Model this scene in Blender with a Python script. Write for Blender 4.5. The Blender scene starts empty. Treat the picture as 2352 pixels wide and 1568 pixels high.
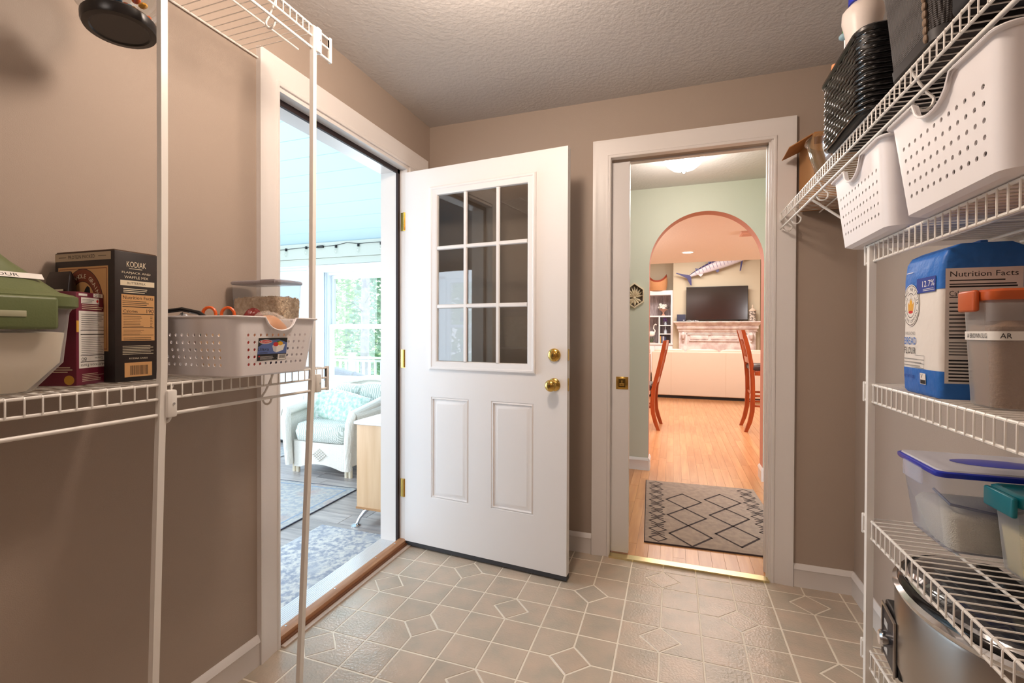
import bpy, bmesh, math, random
from mathutils import Vector, Matrix
random.seed(7)
PI = math.pi
SC = bpy.context.scene
COL = SC.collection
# ---------------------------------------------------------------- camera
F_PX, YAW, PITCH, ROLL, EYE = 1071.0, 0.3348, 0.0088, 0.003, 1.186
cam_d = bpy.data.cameras.new('camera'); cam = bpy.data.objects.new('camera', cam_d); COL.objects.link(cam)
cam_d.sensor_width = 36.0; cam_d.lens = 36.0 * F_PX / 2352.0; cam_d.sensor_fit = 'HORIZONTAL'
cam_d.shift_y = -13.1 / 2352.0
cam_d.clip_start = 0.02; cam_d.clip_end = 300
cam.matrix_world = (Matrix.Translation((0, 0, EYE)) @ Matrix.Rotation(YAW, 4, 'Z')
                    @ Matrix.Rotation(PI / 2 - PITCH, 4, 'X') @ Matrix.Rotation(ROLL, 4, 'Z'))
SC.camera = cam
# ---------------------------------------------------------------- view and world
vs = SC.view_settings
SC.display_settings.display_device = 'sRGB'
vs.view_transform = 'Standard'; vs.look = 'None'; vs.gamma = 1.0; vs.use_curve_mapping = False
vs.exposure = 0.10
world = bpy.data.worlds.new('overcast_sky'); SC.world = world; world.use_nodes = True
wn = world.node_tree; wn.nodes.clear()
wo = wn.nodes.new('ShaderNodeOutputWorld'); wb = wn.nodes.new('ShaderNodeBackground')
wb.inputs[0].default_value = (0.86, 0.93, 1.0, 1); wb.inputs[1].default_value = 2.6
wn.links.new(wb.outputs[0], wo.inputs[0])
# ---------------------------------------------------------------- lamps (ceiling lights, daylight at windows and added fills)
def lamp(name, kind, loc, power, color, size=0.1, sizey=None, rot=(0, 0, 0), spot=None):
    l = bpy.data.lights.new(name, kind); l.energy = power; l.color = color
    if kind == 'AREA':
        l.size = size
        if sizey: l.shape = 'RECTANGLE'; l.size_y = sizey
    elif kind in ('POINT', 'SPOT'):
        l.shadow_soft_size = size
        if spot: l.spot_size = spot; l.spot_blend = 0.6
    o = bpy.data.objects.new(name, l); o.location = loc; o.rotation_euler = rot; COL.objects.link(o); return o
WARM = (1.0, 0.89, 0.82); COOL = (0.78, 0.88, 1.0)
lamp('pantry_ceiling_lamp', 'POINT', (-0.52, 1.12, 2.25), 34, (1.0, 0.82, 0.68), 0.10)
lamp('pantry_rear_fill', 'POINT', (-0.55, -0.95, 2.15), 15, (1.0, 0.88, 0.80), 0.30)  # added fill with no fixture, brightens faces turned to the camera
lamp('hall_ceiling_lamp', 'POINT', (0.055, 3.38, 2.17), 15, (1.0, 0.93, 0.86), 0.12)
lamp('kitchen_lamp', 'AREA', (0.3, 5.4, 2.39), 30, WARM, 1.6, 1.2)
lamp('kitchen_side_fill', 'POINT', (-1.5, 6.2, 1.9), 52, (1.0, 0.96, 0.95), 0.15)  # added out of view to brighten the kitchen ceiling from the left
lamp('kitchen_side_fill', 'POINT', (2.7, 6.4, 1.9), 52, (1.0, 0.96, 0.95), 0.15)  # its added counterpart on the right, also out of view
lamp('kitchen_lamp_far', 'AREA', (0.3, 7.5, 2.39), 24, WARM, 1.6, 1.0)
lamp('living_lamp', 'AREA', (0.4, 10.6, 3.2), 125, (1.0, 0.9, 0.82), 2.0, 1.2)
lamp('sunroom_west_daylight', 'AREA', (-5.85, 1.5, 1.3), 135, COOL, 3.6, 1.7, (0, -PI / 2, 0))
lamp('sunroom_south_daylight', 'AREA', (-3.8, -1.85, 1.3), 115, COOL, 3.6, 1.7, (PI / 2, 0, 0))
lamp('sunroom_north_daylight', 'AREA', (-3.1, 4.46, 1.3), 30, COOL, 1.0, 1.2, (-PI / 2, 0, 0))

# ---------------------------------------------------------------- helpers
def lin(c):
    out = []
    for x in c:
        x = x / 255.0
        out.append(x / 12.92 if x <= 0.04045 else ((x + 0.055) / 1.055) ** 2.4)
    return (out[0], out[1], out[2], 1.0)

MATS = {}
def mat(name, rgb, rough=0.55, metal=0.0, bump=None, vary=None, emit=None, coat=0.0, spec=0.5, trans=None, rnd=None, stretch=None):
    """bump=(scale,strength) ; vary=(rgb2,scale,contrast) mottling ; rnd = per-object tone spread ; trans = share of plain transparency"""
    if name in MATS: return MATS[name]
    m = bpy.data.materials.new(name); m.use_nodes = True; nt = m.node_tree; N = nt.nodes; L = nt.links
    b = N['Principled BSDF']; col = lin(rgb)
    b.inputs['Base Color'].default_value = col
    b.inputs['Roughness'].default_value = rough; b.inputs['Metallic'].default_value = metal
    b.inputs['Specular IOR Level'].default_value = spec
    if coat: b.inputs['Coat Weight'].default_value = coat; b.inputs['Coat Roughness'].default_value = 0.08
    tc = N.new('ShaderNodeTexCoord'); src = tc.outputs['Object']
    if stretch:
        mp = N.new('ShaderNodeMapping'); mp.inputs['Scale'].default_value = stretch; L.new(src, mp.inputs[0]); src = mp.outputs[0]
    cur = None
    if vary:
        nz = N.new('ShaderNodeTexNoise'); nz.inputs['Scale'].default_value = vary[1]; nz.inputs['Detail'].default_value = 5
        if rnd:
            oi = N.new('ShaderNodeObjectInfo'); ad = N.new('ShaderNodeVectorMath'); ad.operation = 'MULTIPLY_ADD'
            cv = N.new('ShaderNodeCombineXYZ')
            for k in range(3): L.new(oi.outputs['Random'], cv.inputs[k])
            ad.inputs[1].default_value = (37, 53, 71); L.new(cv.outputs[0], ad.inputs[0]); L.new(src, ad.inputs[2]); L.new(ad.outputs[0], nz.inputs['Vector'])
        else: L.new(src, nz.inputs['Vector'])
        rp = N.new('ShaderNodeValToRGB'); k = vary[2]
        rp.color_ramp.elements[0].position = 0.5 - k; rp.color_ramp.elements[1].position = 0.5 + k
        rp.color_ramp.elements[0].color = col; rp.color_ramp.elements[1].color = lin(vary[0])
        L.new(nz.outputs['Fac'], rp.inputs[0]); cur = rp.outputs[0]
    if rnd:
        oi = N.new('ShaderNodeObjectInfo'); mr = N.new('ShaderNodeMapRange')
        mr.inputs[3].default_value = 1 - rnd; mr.inputs[4].default_value = 1 + rnd
        L.new(oi.outputs['Random'], mr.inputs[0])
        mx = N.new('ShaderNodeHueSaturation'); L.new(mr.outputs[0], mx.inputs['Value'])
        if cur is not None: L.new(cur, mx.inputs['Color'])
        else: mx.inputs['Color'].default_value = col
        cur = mx.outputs[0]
    if cur is not None: L.new(cur, b.inputs['Base Color'])
    if bump:
        n2 = N.new('ShaderNodeTexNoise'); n2.inputs['Scale'].default_value = bump[0]; n2.inputs['Detail'].default_value = 3
        L.new(src, n2.inputs['Vector']); bp = N.new('ShaderNodeBump'); bp.inputs['Strength'].default_value = bump[1]
        bp.inputs['Distance'].default_value = 0.01; L.new(n2.outputs['Fac'], bp.inputs['Height']); L.new(bp.outputs[0], b.inputs['Normal'])
    if emit: b.inputs['Emission Color'].default_value = lin(emit[0]); b.inputs['Emission Strength'].default_value = emit[1]
    if trans is not None:
        out = N['Material Output']; tb = N.new('ShaderNodeBsdfTransparent'); ms = N.new('ShaderNodeMixShader')
        tb.inputs[0].default_value = (0.97, 0.98, 0.98, 1)
        fr = N.new('ShaderNodeLayerWeight'); fr.inputs[0].default_value = 0.5
        pw = N.new('ShaderNodeMath'); pw.operation = 'POWER'; pw.inputs[1].default_value = 3.0; L.new(fr.outputs['Facing'], pw.inputs[0])
        mth = N.new('ShaderNodeMath'); mth.operation = 'MULTIPLY_ADD'; mth.use_clamp = True; mth.inputs[1].default_value = trans * .6; mth.inputs[2].default_value = 1 - trans
        L.new(pw.outputs[0], mth.inputs[0]); L.new(mth.outputs[0], ms.inputs[0]); L.new(tb.outputs[0], ms.inputs[1]); L.new(b.outputs[0], ms.inputs[2])
        L.new(ms.outputs[0], out.inputs[0])
    MATS[name] = m; return m

def glass(name, tint=(1, 1, 1), refl=1.0, rough=0.0):
    if name in MATS: return MATS[name]
    m = bpy.data.materials.new(name); m.use_nodes = True; nt = m.node_tree; N = nt.nodes; L = nt.links
    N.remove(N['Principled BSDF']); out = N['Material Output']
    tb = N.new('ShaderNodeBsdfTransparent'); tb.inputs[0].default_value = (*tint, 1)
    gl = N.new('ShaderNodeBsdfGlossy'); gl.inputs['Roughness'].default_value = rough
    lw = N.new('ShaderNodeLayerWeight'); lw.inputs[0].default_value = 0.5
    fr = N.new('ShaderNodeMath'); fr.operation = 'POWER'; fr.inputs[1].default_value = 5.0; L.new(lw.outputs['Facing'], fr.inputs[0])
    mt = N.new('ShaderNodeMath'); mt.operation = 'MULTIPLY_ADD'; mt.use_clamp = True; mt.inputs[1].default_value = .9; mt.inputs[2].default_value = .04 * refl
    ms = N.new('ShaderNodeMixShader')
    L.new(fr.outputs[0], mt.inputs[0]); L.new(mt.outputs[0], ms.inputs[0]); L.new(tb.outputs[0], ms.inputs[1]); L.new(gl.outputs[0], ms.inputs[2]); L.new(ms.outputs[0], out.inputs[0])
    MATS[name] = m; return m

def woodmat(name, c1, c2, axis='Y', scale=1.0, rough=0.35, rnd=0.12, coat=0.0):
    """grain running along axis"""
    if name in MATS: return MATS[name]
    st = {'X': (1.2, 14, 14), 'Y': (14, 1.2, 14), 'Z': (14, 14, 1.2)}[axis]
    return mat(name, c1, rough, vary=(c2, 2.2 * scale, 0.22), rnd=rnd, stretch=tuple(s * scale for s in st), bump=(9, 0.05), coat=coat)

class MB:
    def __init__(s): s.v = []; s.f = []; s.m = []; s.mats = []; s.cur = 0; s.T = None
    def use(s, material):
        if material not in s.mats: s.mats.append(material)
        s.cur = s.mats.index(material); return s
    def at(s, T=None): s.T = T; return s
    def raw(s, vs, fs):
        o = len(s.v)
        if s.T is not None: vs = [s.T @ Vector(p) for p in vs]
        s.v += [tuple(p) for p in vs]; s.f += [tuple(i + o for i in f) for f in fs]; s.m += [s.cur] * len(fs); return s
    def box(s, a, b):
        x0, y0, z0 = [min(p, q) for p, q in zip(a, b)]; x1, y1, z1 = [max(p, q) for p, q in zip(a, b)]
        return s.raw([(x0, y0, z0), (x1, y0, z0), (x1, y1, z0), (x0, y1, z0), (x0, y0, z1), (x1, y0, z1), (x1, y1, z1), (x0, y1, z1)],
                     [(0, 3, 2, 1), (4, 5, 6, 7), (0, 1, 5, 4), (1, 2, 6, 5), (2, 3, 7, 6), (3, 0, 4, 7)])
    def frame(s, x0, x1, z0, z1, y0, y1, fw):
        s.box((x0, y0, z0), (x1, y1, z0 + fw)); s.box((x0, y0, z1 - fw), (x1, y1, z1))
        s.box((x0, y0, z0 + fw), (x0 + fw, y1, z1 - fw)); return s.box((x1 - fw, y0, z0 + fw), (x1, y1, z1 - fw))
    def rbox(s, a, b, r=0.004, seg=2):
        bm = bmesh.new(); bmesh.ops.create_cube(bm, size=1)
        sz = [abs(q - p) for p, q in zip(a, b)]; c = [(p + q) / 2 for p, q in zip(a, b)]
        for v in bm.verts: v.co = Vector((v.co.x * sz[0] + c[0], v.co.y * sz[1] + c[1], v.co.z * sz[2] + c[2]))
        bmesh.ops.bevel(bm, geom=list(bm.edges), offset=min(r, min(sz) * 0.49), segments=seg, profile=0.5, affect='EDGES')
        bm.verts.index_update(); vs = [tuple(v.co) for v in bm.verts]; fs = [tuple(v.index for v in f.verts) for f in bm.faces]; bm.free()
        return s.raw(vs, fs)
    def tube(s, pts, r, n=8, closed=False, cap=True, flat=1.0):
        P = [Vector(p) for p in pts]; k = len(P); vs = []; fs = []; up = None
        for i, p in enumerate(P):
            if closed: t = (P[(i + 1) % k] - P[i - 1])
            else: t = (P[min(i + 1, k - 1)] - P[max(i - 1, 0)])
            t.normalize()
            if up is None: up = Vector((0, 0, 1)) if abs(t.z) < 0.9 else Vector((1, 0, 0))
            a = up - t * up.dot(t)
            if a.length < 1e-6: a = t.orthogonal()
            a.normalize(); up = a; b = t.cross(a)
            rr = r[i] if isinstance(r, (list, tuple)) else r
            for j in range(n):
                an = 2 * PI * (j + 0.5) / n; vs.append(p + a * (rr * math.cos(an)) + b * (rr * flat * math.sin(an)))
        for i in range(k if closed else k - 1):
            for j in range(n):
                i2 = (i + 1) % k; fs.append((i * n + j, i * n + (j + 1) % n, i2 * n + (j + 1) % n, i2 * n + j))
        if cap and not closed: fs += [tuple(reversed(range(n))), tuple(range((k - 1) * n, k * n))]
        return s.raw(vs, fs)
    def lathe(s, prof, n=24, c=(0, 0, 0), ax='Z', cap=True):
        vs = []; fs = []
        for (r, z) in prof:
            for j in range(n):
                a = 2 * PI * j / n; x, y = r * math.cos(a), r * math.sin(a)
                p = {'Z': (x, y, z), 'Y': (x, z, y), 'X': (z, x, y)}[ax]; vs.append((p[0] + c[0], p[1] + c[1], p[2] + c[2]))
        for i in range(len(prof) - 1):
            for j in range(n): fs.append((i * n + j, i * n + (j + 1) % n, (i + 1) * n + (j + 1) % n, (i + 1) * n + j))
        if cap: fs += [tuple(reversed(range(n))), tuple(range((len(prof) - 1) * n, len(prof) * n))]
        return s.raw(vs, fs)
    def prism(s, poly, h0, h1, ax='Z'):
        n = len(poly); g = {'Z': lambda a, b, h: (a, b, h), 'Y': lambda a, b, h: (a, h, b), 'X': lambda a, b, h: (h, a, b)}[ax]
        vs = [g(a, b, h0) for a, b in poly] + [g(a, b, h1) for a, b in poly]
        fs = [tuple(reversed(range(n))), tuple(range(n, 2 * n))] + [(i, (i + 1) % n, n + (i + 1) % n, n + i) for i in range(n)]
        return s.raw(vs, fs)
    def loft(s, levels, n=6, cap0=True, cap1=True):
        """levels: (z, halfx, halfy, radius[, cx, cy]) rounded rectangles"""
        vs = []; fs = []; per = 4 * (n + 1)
        for lv in levels:
            z, a, b, r = lv[:4]; cx, cy = (lv[4], lv[5]) if len(lv) > 4 else (0, 0); r = min(r, a * 0.999, b * 0.999)
            for q, (sx, sy) in enumerate(((1, 1), (-1, 1), (-1, -1), (1, -1))):
                for k in range(n + 1):
                    an = (q + k / n) * PI / 2; vs.append((cx + sx * (a - r) + r * math.cos(an), cy + sy * (b - r) + r * math.sin(an), z))
        for i in range(len(levels) - 1):
            for j in range(per): fs.append((i * per + j, i * per + (j + 1) % per, (i + 1) * per + (j + 1) % per, (i + 1) * per + j))
        if cap0: fs.append(tuple(reversed(range(per))))
        if cap1: fs.append(tuple(range((len(levels) - 1) * per, len(levels) * per)))
        return s.raw(vs, fs)
    def grid(s, fn, nu, nv, closeu=False, closev=False):
        vs = [fn(i / nu, j / nv) for j in range(nv + (0 if closev else 1)) for i in range(nu + (0 if closeu else 1))]
        w = nu + (0 if closeu else 1); hh = nv + (0 if closev else 1); fs = []
        for j in range(nv):
            for i in range(nu):
                i2 = (i + 1) % w; j2 = (j + 1) % hh; fs.append((j * w + i, j * w + i2, j2 * w + i2, j2 * w + i))
        return s.raw(vs, fs)
    def ell(s, c, r, nu=14, nv=9):
        return s.grid(lambda u, v: (c[0] + r[0] * math.sin(PI * v) * math.cos(2 * PI * u), c[1] + r[1] * math.sin(PI * v) * math.sin(2 * PI * u), c[2] + r[2] * math.cos(PI * v)), nu, nv, closeu=True)
    def mesh(s, name, angle=38):
        me = bpy.data.meshes.new(name); me.from_pydata(s.v, [], s.f)
        for m in s.mats: me.materials.append(m)
        me.polygons.foreach_set('material_index', s.m); me.polygons.foreach_set('use_smooth', [True] * len(s.f))
        me.update(); bm = bmesh.new(); bm.from_mesh(me); bmesh.ops.remove_doubles(bm, verts=bm.verts, dist=1e-6)
        bmesh.ops.recalc_face_normals(bm, faces=bm.faces); bm.to_mesh(me); bm.free()
        me.set_sharp_from_angle(angle=math.radians(angle)); return me
    def build(s, name, material=None, parent=None, angle=38, loc=None, **kw):
        if material is not None and not s.mats:
            s.mats = [material]
        o = bpy.data.objects.new(name, s.mesh(name, angle)); COL.objects.link(o)
        if parent is not None: o.parent = parent
        if loc: o.location = loc
        for k, v in kw.items(): o[k] = v
        return o

def thing(name, label, cat, loc=(0, 0, 0), rotz=0.0, group=None):
    o = bpy.data.objects.new(name, None); o.empty_display_size = 0.05; COL.objects.link(o)
    o.location = loc; o.rotation_euler = (0, 0, rotz); o['label'] = label; o['category'] = cat
    if group: o['group'] = group
    return o
def struct(name, label=None, cat=None, loc=(0, 0, 0)):
    o = bpy.data.objects.new(name, None); o.empty_display_size = 0.05; COL.objects.link(o); o.location = loc
    o['kind'] = 'structure'
    o['label'] = label or name.replace('_', ' '); o['category'] = cat or name.split('_')[0]
    return o
def smb(mb, name, material, label, cat):
    o = mb.build(name, material); o['kind'] = 'structure'; o['label'] = label; o['category'] = cat; return o
def inst(src, name, parent, loc=(0, 0, 0), rotz=0, scale=None):
    o = bpy.data.objects.new(name, src.data if hasattr(src, 'data') else src); COL.objects.link(o); o.parent = parent
    o.location = loc; o.rotation_euler = (0, 0, rotz)
    if scale: o.scale = scale
    return o
def copy_tree(o, parent=None):
    c = o.copy(); COL.objects.link(c)
    if parent is not None: c.parent = parent
    for ch in list(o.children): copy_tree(ch, c)
    return c

_TX = {}
def textmesh(s):
    if s in _TX: return _TX[s]
    cu = bpy.data.curves.new('t', 'FONT'); cu.body = s; cu.size = 1.0; cu.resolution_u = 2; cu.align_x = 'LEFT'
    ob = bpy.data.objects.new('t', cu); COL.objects.link(ob); bpy.context.view_layer.update()
    me = ob.to_mesh(); vs = [(v.co.x, v.co.y) for v in me.vertices]; fs = [tuple(p.vertices) for p in me.polygons]
    ob.to_mesh_clear(); bpy.data.objects.remove(ob); bpy.data.curves.remove(cu)
    xs = [v[0] for v in vs] or [0, 1]; ys = [v[1] for v in vs] or [0, 1]
    _TX[s] = (vs, fs, min(xs), max(xs), min(ys), max(ys)); return _TX[s]

class Print:
    """flat print on a plane: origin, unit vectors u (right) and v (up); everything becomes one part"""
    def __init__(s, o, u, v):
        s.mb = MB(); s.warp = None; s.o = Vector(o); s.u = Vector(u).normalized(); s.v = Vector(v).normalized(); s.n = s.u.cross(s.v)
    def pt(s, x, y, l): return s.o + s.u * x + s.v * y + s.n * (0.0003 + 0.00008 * l - (s.warp(x, y) if s.warp else 0))
    def poly(s, pts, m, l=0): s.mb.use(m).raw([s.pt(x, y, l) for x, y in pts], [tuple(range(len(pts)))]); return s
    def rect(s, x, y, w, h, m, l=0): return s.poly([(x, y), (x + w, y), (x + w, y + h), (x, y + h)], m, l)
    def disc(s, x, y, rx, ry, m, l=0, n=28):
        vs = [s.pt(x, y, l)] + [s.pt(x + rx * f * math.cos(2 * PI * k / n), y + ry * f * math.sin(2 * PI * k / n), l) for f in (.33, .6, .8, .92, 1) for k in range(n)]
        fs = [(0, 1 + k, 1 + (k + 1) % n) for k in range(n)] + [(1 + q * n + k, 1 + (q + 1) * n + k, 1 + (q + 1) * n + (k + 1) % n, 1 + q * n + (k + 1) % n) for q in range(4) for k in range(n)]
        s.mb.use(m).raw(vs, fs); return s
    def ring(s, x, y, rx, ry, w, m, l=0, n=32):
        o = len(s.mb.v); vs = []; fs = []
        for k in range(n):
            c, q = math.cos(2 * PI * k / n), math.sin(2 * PI * k / n); vs += [s.pt(x + rx * c, y + ry * q, l), s.pt(x + (rx - w) * c, y + (ry - w) * q, l)]
        for k in range(n): fs.append((2 * k, 2 * ((k + 1) % n), 2 * ((k + 1) % n) + 1, 2 * k + 1))
        s.mb.use(m).raw(vs, fs); return s
    def text(s, t, cx, cy, h, m, l=1, w=None, rot=0.0):
        vs, fs, x0, x1, y0, y1 = textmesh(t)
        if not fs: return s
        sy = h / (y1 - y0); sx = (w / (x1 - x0)) if w else sy
        c, q = math.cos(rot), math.sin(rot); out = []
        for a, b in vs:
            X = (a - (x0 + x1) / 2) * sx; Y = (b - (y0 + y1) / 2) * sy; out.append(s.pt(cx + X * c - Y * q, cy + X * q + Y * c, l))
        s.mb.use(m).raw(out, fs); return s
    def arc(s, t, cx, cy, rx, ry, a0, a1, h, m, l=1, inward=False):
        n = len(t)
        for i, ch in enumerate(t):
            if ch == ' ': continue
            a = a0 + (a1 - a0) * (i + 0.5) / n
            s.text(ch, cx + rx * math.cos(a), cy + ry * math.sin(a), h, m, l, rot=(a - PI / 2) if not inward else (a + PI / 2))
        return s
    def lines(s, x, y, w, h, n, m, l=1, fill=0.42):
        p = h / n
        for i in range(n):
            ww = w * random.uniform(0.7, 1.0); s.rect(x + (w - ww) / 2 * 0, y + h - (i + 1) * p, ww, p * fill, m, l)
        return s
    def bars(s, x, y, w, h, m, l=1):
        k = 0.0
        while k < 1:
            t = random.choice((0.012, 0.02, 0.03)); s.rect(x + k * w, y, t * w, h, m, l); k += t + random.choice((0.015, 0.02, 0.03))
        return s
    def build(s, name, parent, **kw): return s.mb.build(name, None, parent, **kw)

def sweep(mb, path, prof, to3d, outward=1):
    """path: 2-D inner polyline; prof: (offset outward, height). to3d(a,b,h)."""
    n = len(path); vs = []; fs = []; k = len(prof)
    for i, p in enumerate(path):
        p = Vector(p); d0 = (p - Vector(path[i - 1])).normalized() if i else None; d1 = (Vector(path[i + 1]) - p).normalized() if i < n - 1 else None
        n0 = Vector((-d0.y, d0.x)) if d0 else None; n1 = Vector((-d1.y, d1.x)) if d1 else None
        if n0 is None: mv = n1
        elif n1 is None: mv = n0
        else:
            mv = (n0 + n1); mv = mv / max(0.2, mv.length ** 2 / 2)
        for w, h in prof: q = p + mv * (w * outward); vs.append(to3d(q.x, q.y, h))
    for i in range(n - 1):
        for j in range(k - 1): fs.append((i * k + j, i * k + j + 1, (i + 1) * k + j + 1, (i + 1) * k + j))
        fs.append((i * k + k - 1, i * k, (i + 1) * k, (i + 1) * k + k - 1))
    fs += [tuple(range(k)), tuple(reversed(range((n - 1) * k, n * k)))]
    return mb.raw(vs, fs)

# ---------------------------------------------------------------- palette
WALL = mat('taupe_wall_paint', (171, 154, 140), 0.62, bump=(420, 0.12))
CEIL = mat('knockdown_ceiling', (204, 199, 195), 0.85, bump=(60, 0.28))
TRIM = mat('white_trim_paint', (232, 226, 222), 0.35, bump=(60, 0.03))
DOORW = mat('white_door_paint', (238, 235, 234), 0.38, bump=(500, 0.05))
WIRE = mat('white_vinyl_wire', (240, 236, 230), 0.3)
PLAST = mat('white_basket_plastic', (240, 236, 238), 0.42)
BRASS = mat('polished_brass', (214, 176, 96), 0.18, metal=1.0)
GROUT = mat('pale_grout_line', (240, 230, 212), 0.45, bump=(200, 0.2))
TILE = mat('beige_vinyl_tile', (203, 183, 163), 0.17, vary=((184, 173, 156), 9, 0.16), rnd=0.05, bump=(110, 0.16), spec=0.5)
OAK = woodmat('oak_strip_floor', (222, 166, 114), (202, 144, 98), 'Y', 1.0, 0.24, 0.10, coat=0.15)
GRAYW = woodmat('grey_plank_floor', (192, 184, 180), (142, 136, 138), 'X', 1.0, 0.28, 0.2)
BLACK = mat('matte_black', (22, 21, 22), 0.45)
SEAL = mat('dark_weather_seal', (44, 28, 28), 0.6)
CHROME = mat('chrome', (210, 212, 216), 0.12, metal=1.0)
STEEL = mat('brushed_steel', (176, 172, 168), 0.28, metal=1.0, stretch=(1, 1, 40), bump=(40, 0.03))
CLEAR = glass('clear_glass', (0.97, 0.99, 0.98), 1.0)
# ================================================================ PANTRY SHELL
XL, XR, YB, YF, ZC = -1.395, 0.775, 2.495, -1.60, 2.41
ZT = 2.085                                   # head of the exterior doorway
w = MB().box((XL - .155, YF, 0), (XL, 1.345, ZC)).box((XL - .155, 2.262, 0), (XL, YB + .12, ZC)).box((XL - .155, 1.345, ZT + .02), (XL, 2.262, ZC))
wall_left = smb(w, 'wall_left', WALL, 'taupe painted wall with the doorway to the sunroom', 'wall')
w = MB().box((XL, YB, 0), (-.33, YB + .12, ZC)).box((.445, YB, 0), (XR + .12, YB + .12, ZC)).box((-.33, YB, 2.105), (.445, YB + .12, ZC))
wall_back = smb(w, 'wall_back', WALL, 'taupe painted wall with the doorway to the hall', 'wall')
smb(MB().box((XR, YF, 0), (XR + .12, YB, ZC)), 'wall_right', WALL, 'taupe painted wall behind the right hand wire shelves', 'wall')
smb(MB().box((XL - .155, YF - .12, 0), (XR + .12, YF, ZC)), 'wall_front', WALL, 'taupe painted wall behind the camera', 'wall')
smb(MB().box((XL - .155, YF - .12, ZC), (XR + .12, YB + .12, ZC + .1)), 'ceiling', CEIL, 'off white textured pantry ceiling', 'ceiling')

# floor: sheet with pale joints; the tiles of the pattern in view are pieces of their own
floor = smb(MB().box((XL, YF, -.04), (XR, YB + .03, -0.0012)), 'floor', GROUT, 'beige tiled pantry floor with small diamond insets', 'floor')
TS, OX, OY = .1524, -.198, 2.1075
def inset(poly, d):
    n = len(poly); out = []
    ar = sum(poly[i][0] * poly[(i + 1) % n][1] - poly[(i + 1) % n][0] * poly[i][1] for i in range(n))
    if ar < 0: poly = poly[::-1]
    for i in range(n):
        p0, p, p1 = Vector(poly[i - 1]), Vector(poly[i]), Vector(poly[(i + 1) % n]); a = (p - p0).normalized(); b = (p1 - p).normalized()
        na, nb = Vector((-a.y, a.x)), Vector((-b.y, b.x)); s = na + nb; q = p + s * (d / max(.35, s.length ** 2 / 2)); out.append((q.x, q.y))
    return out
def clampp(poly): return [(min(max(x, XL + .001), XR - .001), min(max(y, YF + .001), YB + .02)) for x, y in poly]
def tile_piece(mb, poly):
    P = [(OX + a * TS, OY + b * TS) for a, b in poly]
    P = clampp(P)
    ar = abs(sum(P[i][0] * P[(i + 1) % len(P)][1] - P[(i + 1) % len(P)][0] * P[i][1] for i in range(len(P))) / 2)
    if ar < 6e-4: return False
    q = inset(P, .0032); q2 = inset(P, .0043); n = len(q)
    mb.raw([(x, y, -.0014) for x, y in q] + [(x, y, 0.0) for x, y in q2], [tuple(range(n, 2 * n))] + [(i, (i + 1) % n, n + (i + 1) % n, n + i) for i in range(n)])
    return True
def isA(i, j): return (i + 1) % 4 == 0 and j % 3 == 0
def isB(i, j): return (i - 1) % 4 == 0 and (j - 1) % 3 == 0          # diamond between rows j and j+1 on column line i
rest = MB().use(TILE); count = 0
for i in range(-8, 7):
    for j in range(-25, 4):
        polys = []
        c = [(i, j), (i + 1, j), (i + 1, j + 1), (i, j + 1)]; dirs = [((.5, 0), (0, .5)), ((0, .5), (-.5, 0)), ((-.5, 0), (0, -.5)), ((0, -.5), (.5, 0))]
        P = []
        for k in range(4):
            if isA(*c[k]):
                (ax, ay), (bx, by) = dirs[k]; P += [(c[k][0] + bx, c[k][1] + by), (c[k][0] + ax, c[k][1] + ay)]
            else: P.append(c[k])
            if k == 1 and isB(i + 1, j): P.append((i + .5, j + .5))
            if k == 3 and isB(i, j): P.append((i + .5, j + .5))
        polys.append(P)
        if isA(i, j): polys.append([(i + .5, j), (i, j + .5), (i - .5, j), (i, j - .5)])
        if isB(i, j): polys.append([(i, j), (i + .5, j + .5), (i, j + 1), (i - .5, j + .5)])
        for P in polys:
            vis = OY + j * TS > 0.95 and OY + j * TS > 1.0 - .25 * (OX + i * TS)
            if vis:
                mb = MB().use(TILE)
                if tile_piece(mb, P): o = mb.build('tile', None, floor); count += 1
            else: tile_piece(rest, P)
rest.build('tile_field', None, floor, kind='stuff')

# ---------------------------------------------------------------- doorway trim
CAS = [(0, 0), (0, .010), (.004, .013), (.012, .013), (.016, .009), (.030, .010), (.055, .014), (.075, .016), (.083, .018), (.093, .018), (.095, 0)]
def casing(name, path, f3, label):
    mb = MB(); sweep(mb, path, CAS, f3); return smb(mb, name, TRIM, label, 'trim')
fL = lambda a, b, h: (XL + h, a, b)
mb = MB(); sweep(mb, [(1.356, 0), (1.356, 2.095), (2.351, 2.095), (2.351, 0)], CAS, fL)
mb.box((XL, 2.262, 0), (XL + .010, 2.352, 2.096))
smb(mb, 'trim_1', TRIM, 'pale moulded casing round the sunroom doorway', 'trim')
fB = lambda a, b, h: (a, YB - h, b)
casing('trim_2', [(-.318, 0), (-.318, 2.098), (.438, 2.098), (.438, 0)], fB, 'white moulded casing round the hall doorway')
BBP = [(0, 0), (0, .012), (.078, .012), (.084, .016), (.092, .013), (.100, .009), (.106, .004), (.106, 0)]
def baseboard(name, a, b, nx, ny, label, par=None):
    """a->b along the wall foot, (nx,ny) into the room"""
    vs = []; k = len(BBP)
    for p in (a, b):
        for z, h in BBP: vs.append((p[0] + nx * h, p[1] + ny * h, z))
    fs = [(j, (j + 1) % k, k + (j + 1) % k, k + j) for j in range(k)] + [tuple(reversed(range(k))), tuple(range(k, 2 * k))]
    return smb(MB().raw(vs, fs), name, TRIM, label, 'baseboard')
baseboard('baseboard_left', (XL, YF), (XL, 1.261), 1, 0, 'pale baseboard under the left hand shelves')
baseboard('baseboard_back', (XL + .02, YB), (-.413, YB), 0, -1, 'pale baseboard between the open door and the hall doorway')
baseboard('baseboard_back', (.533, YB), (XR, YB), 0, -1, 'white baseboard at the right hand corner of the back wall')
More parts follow.
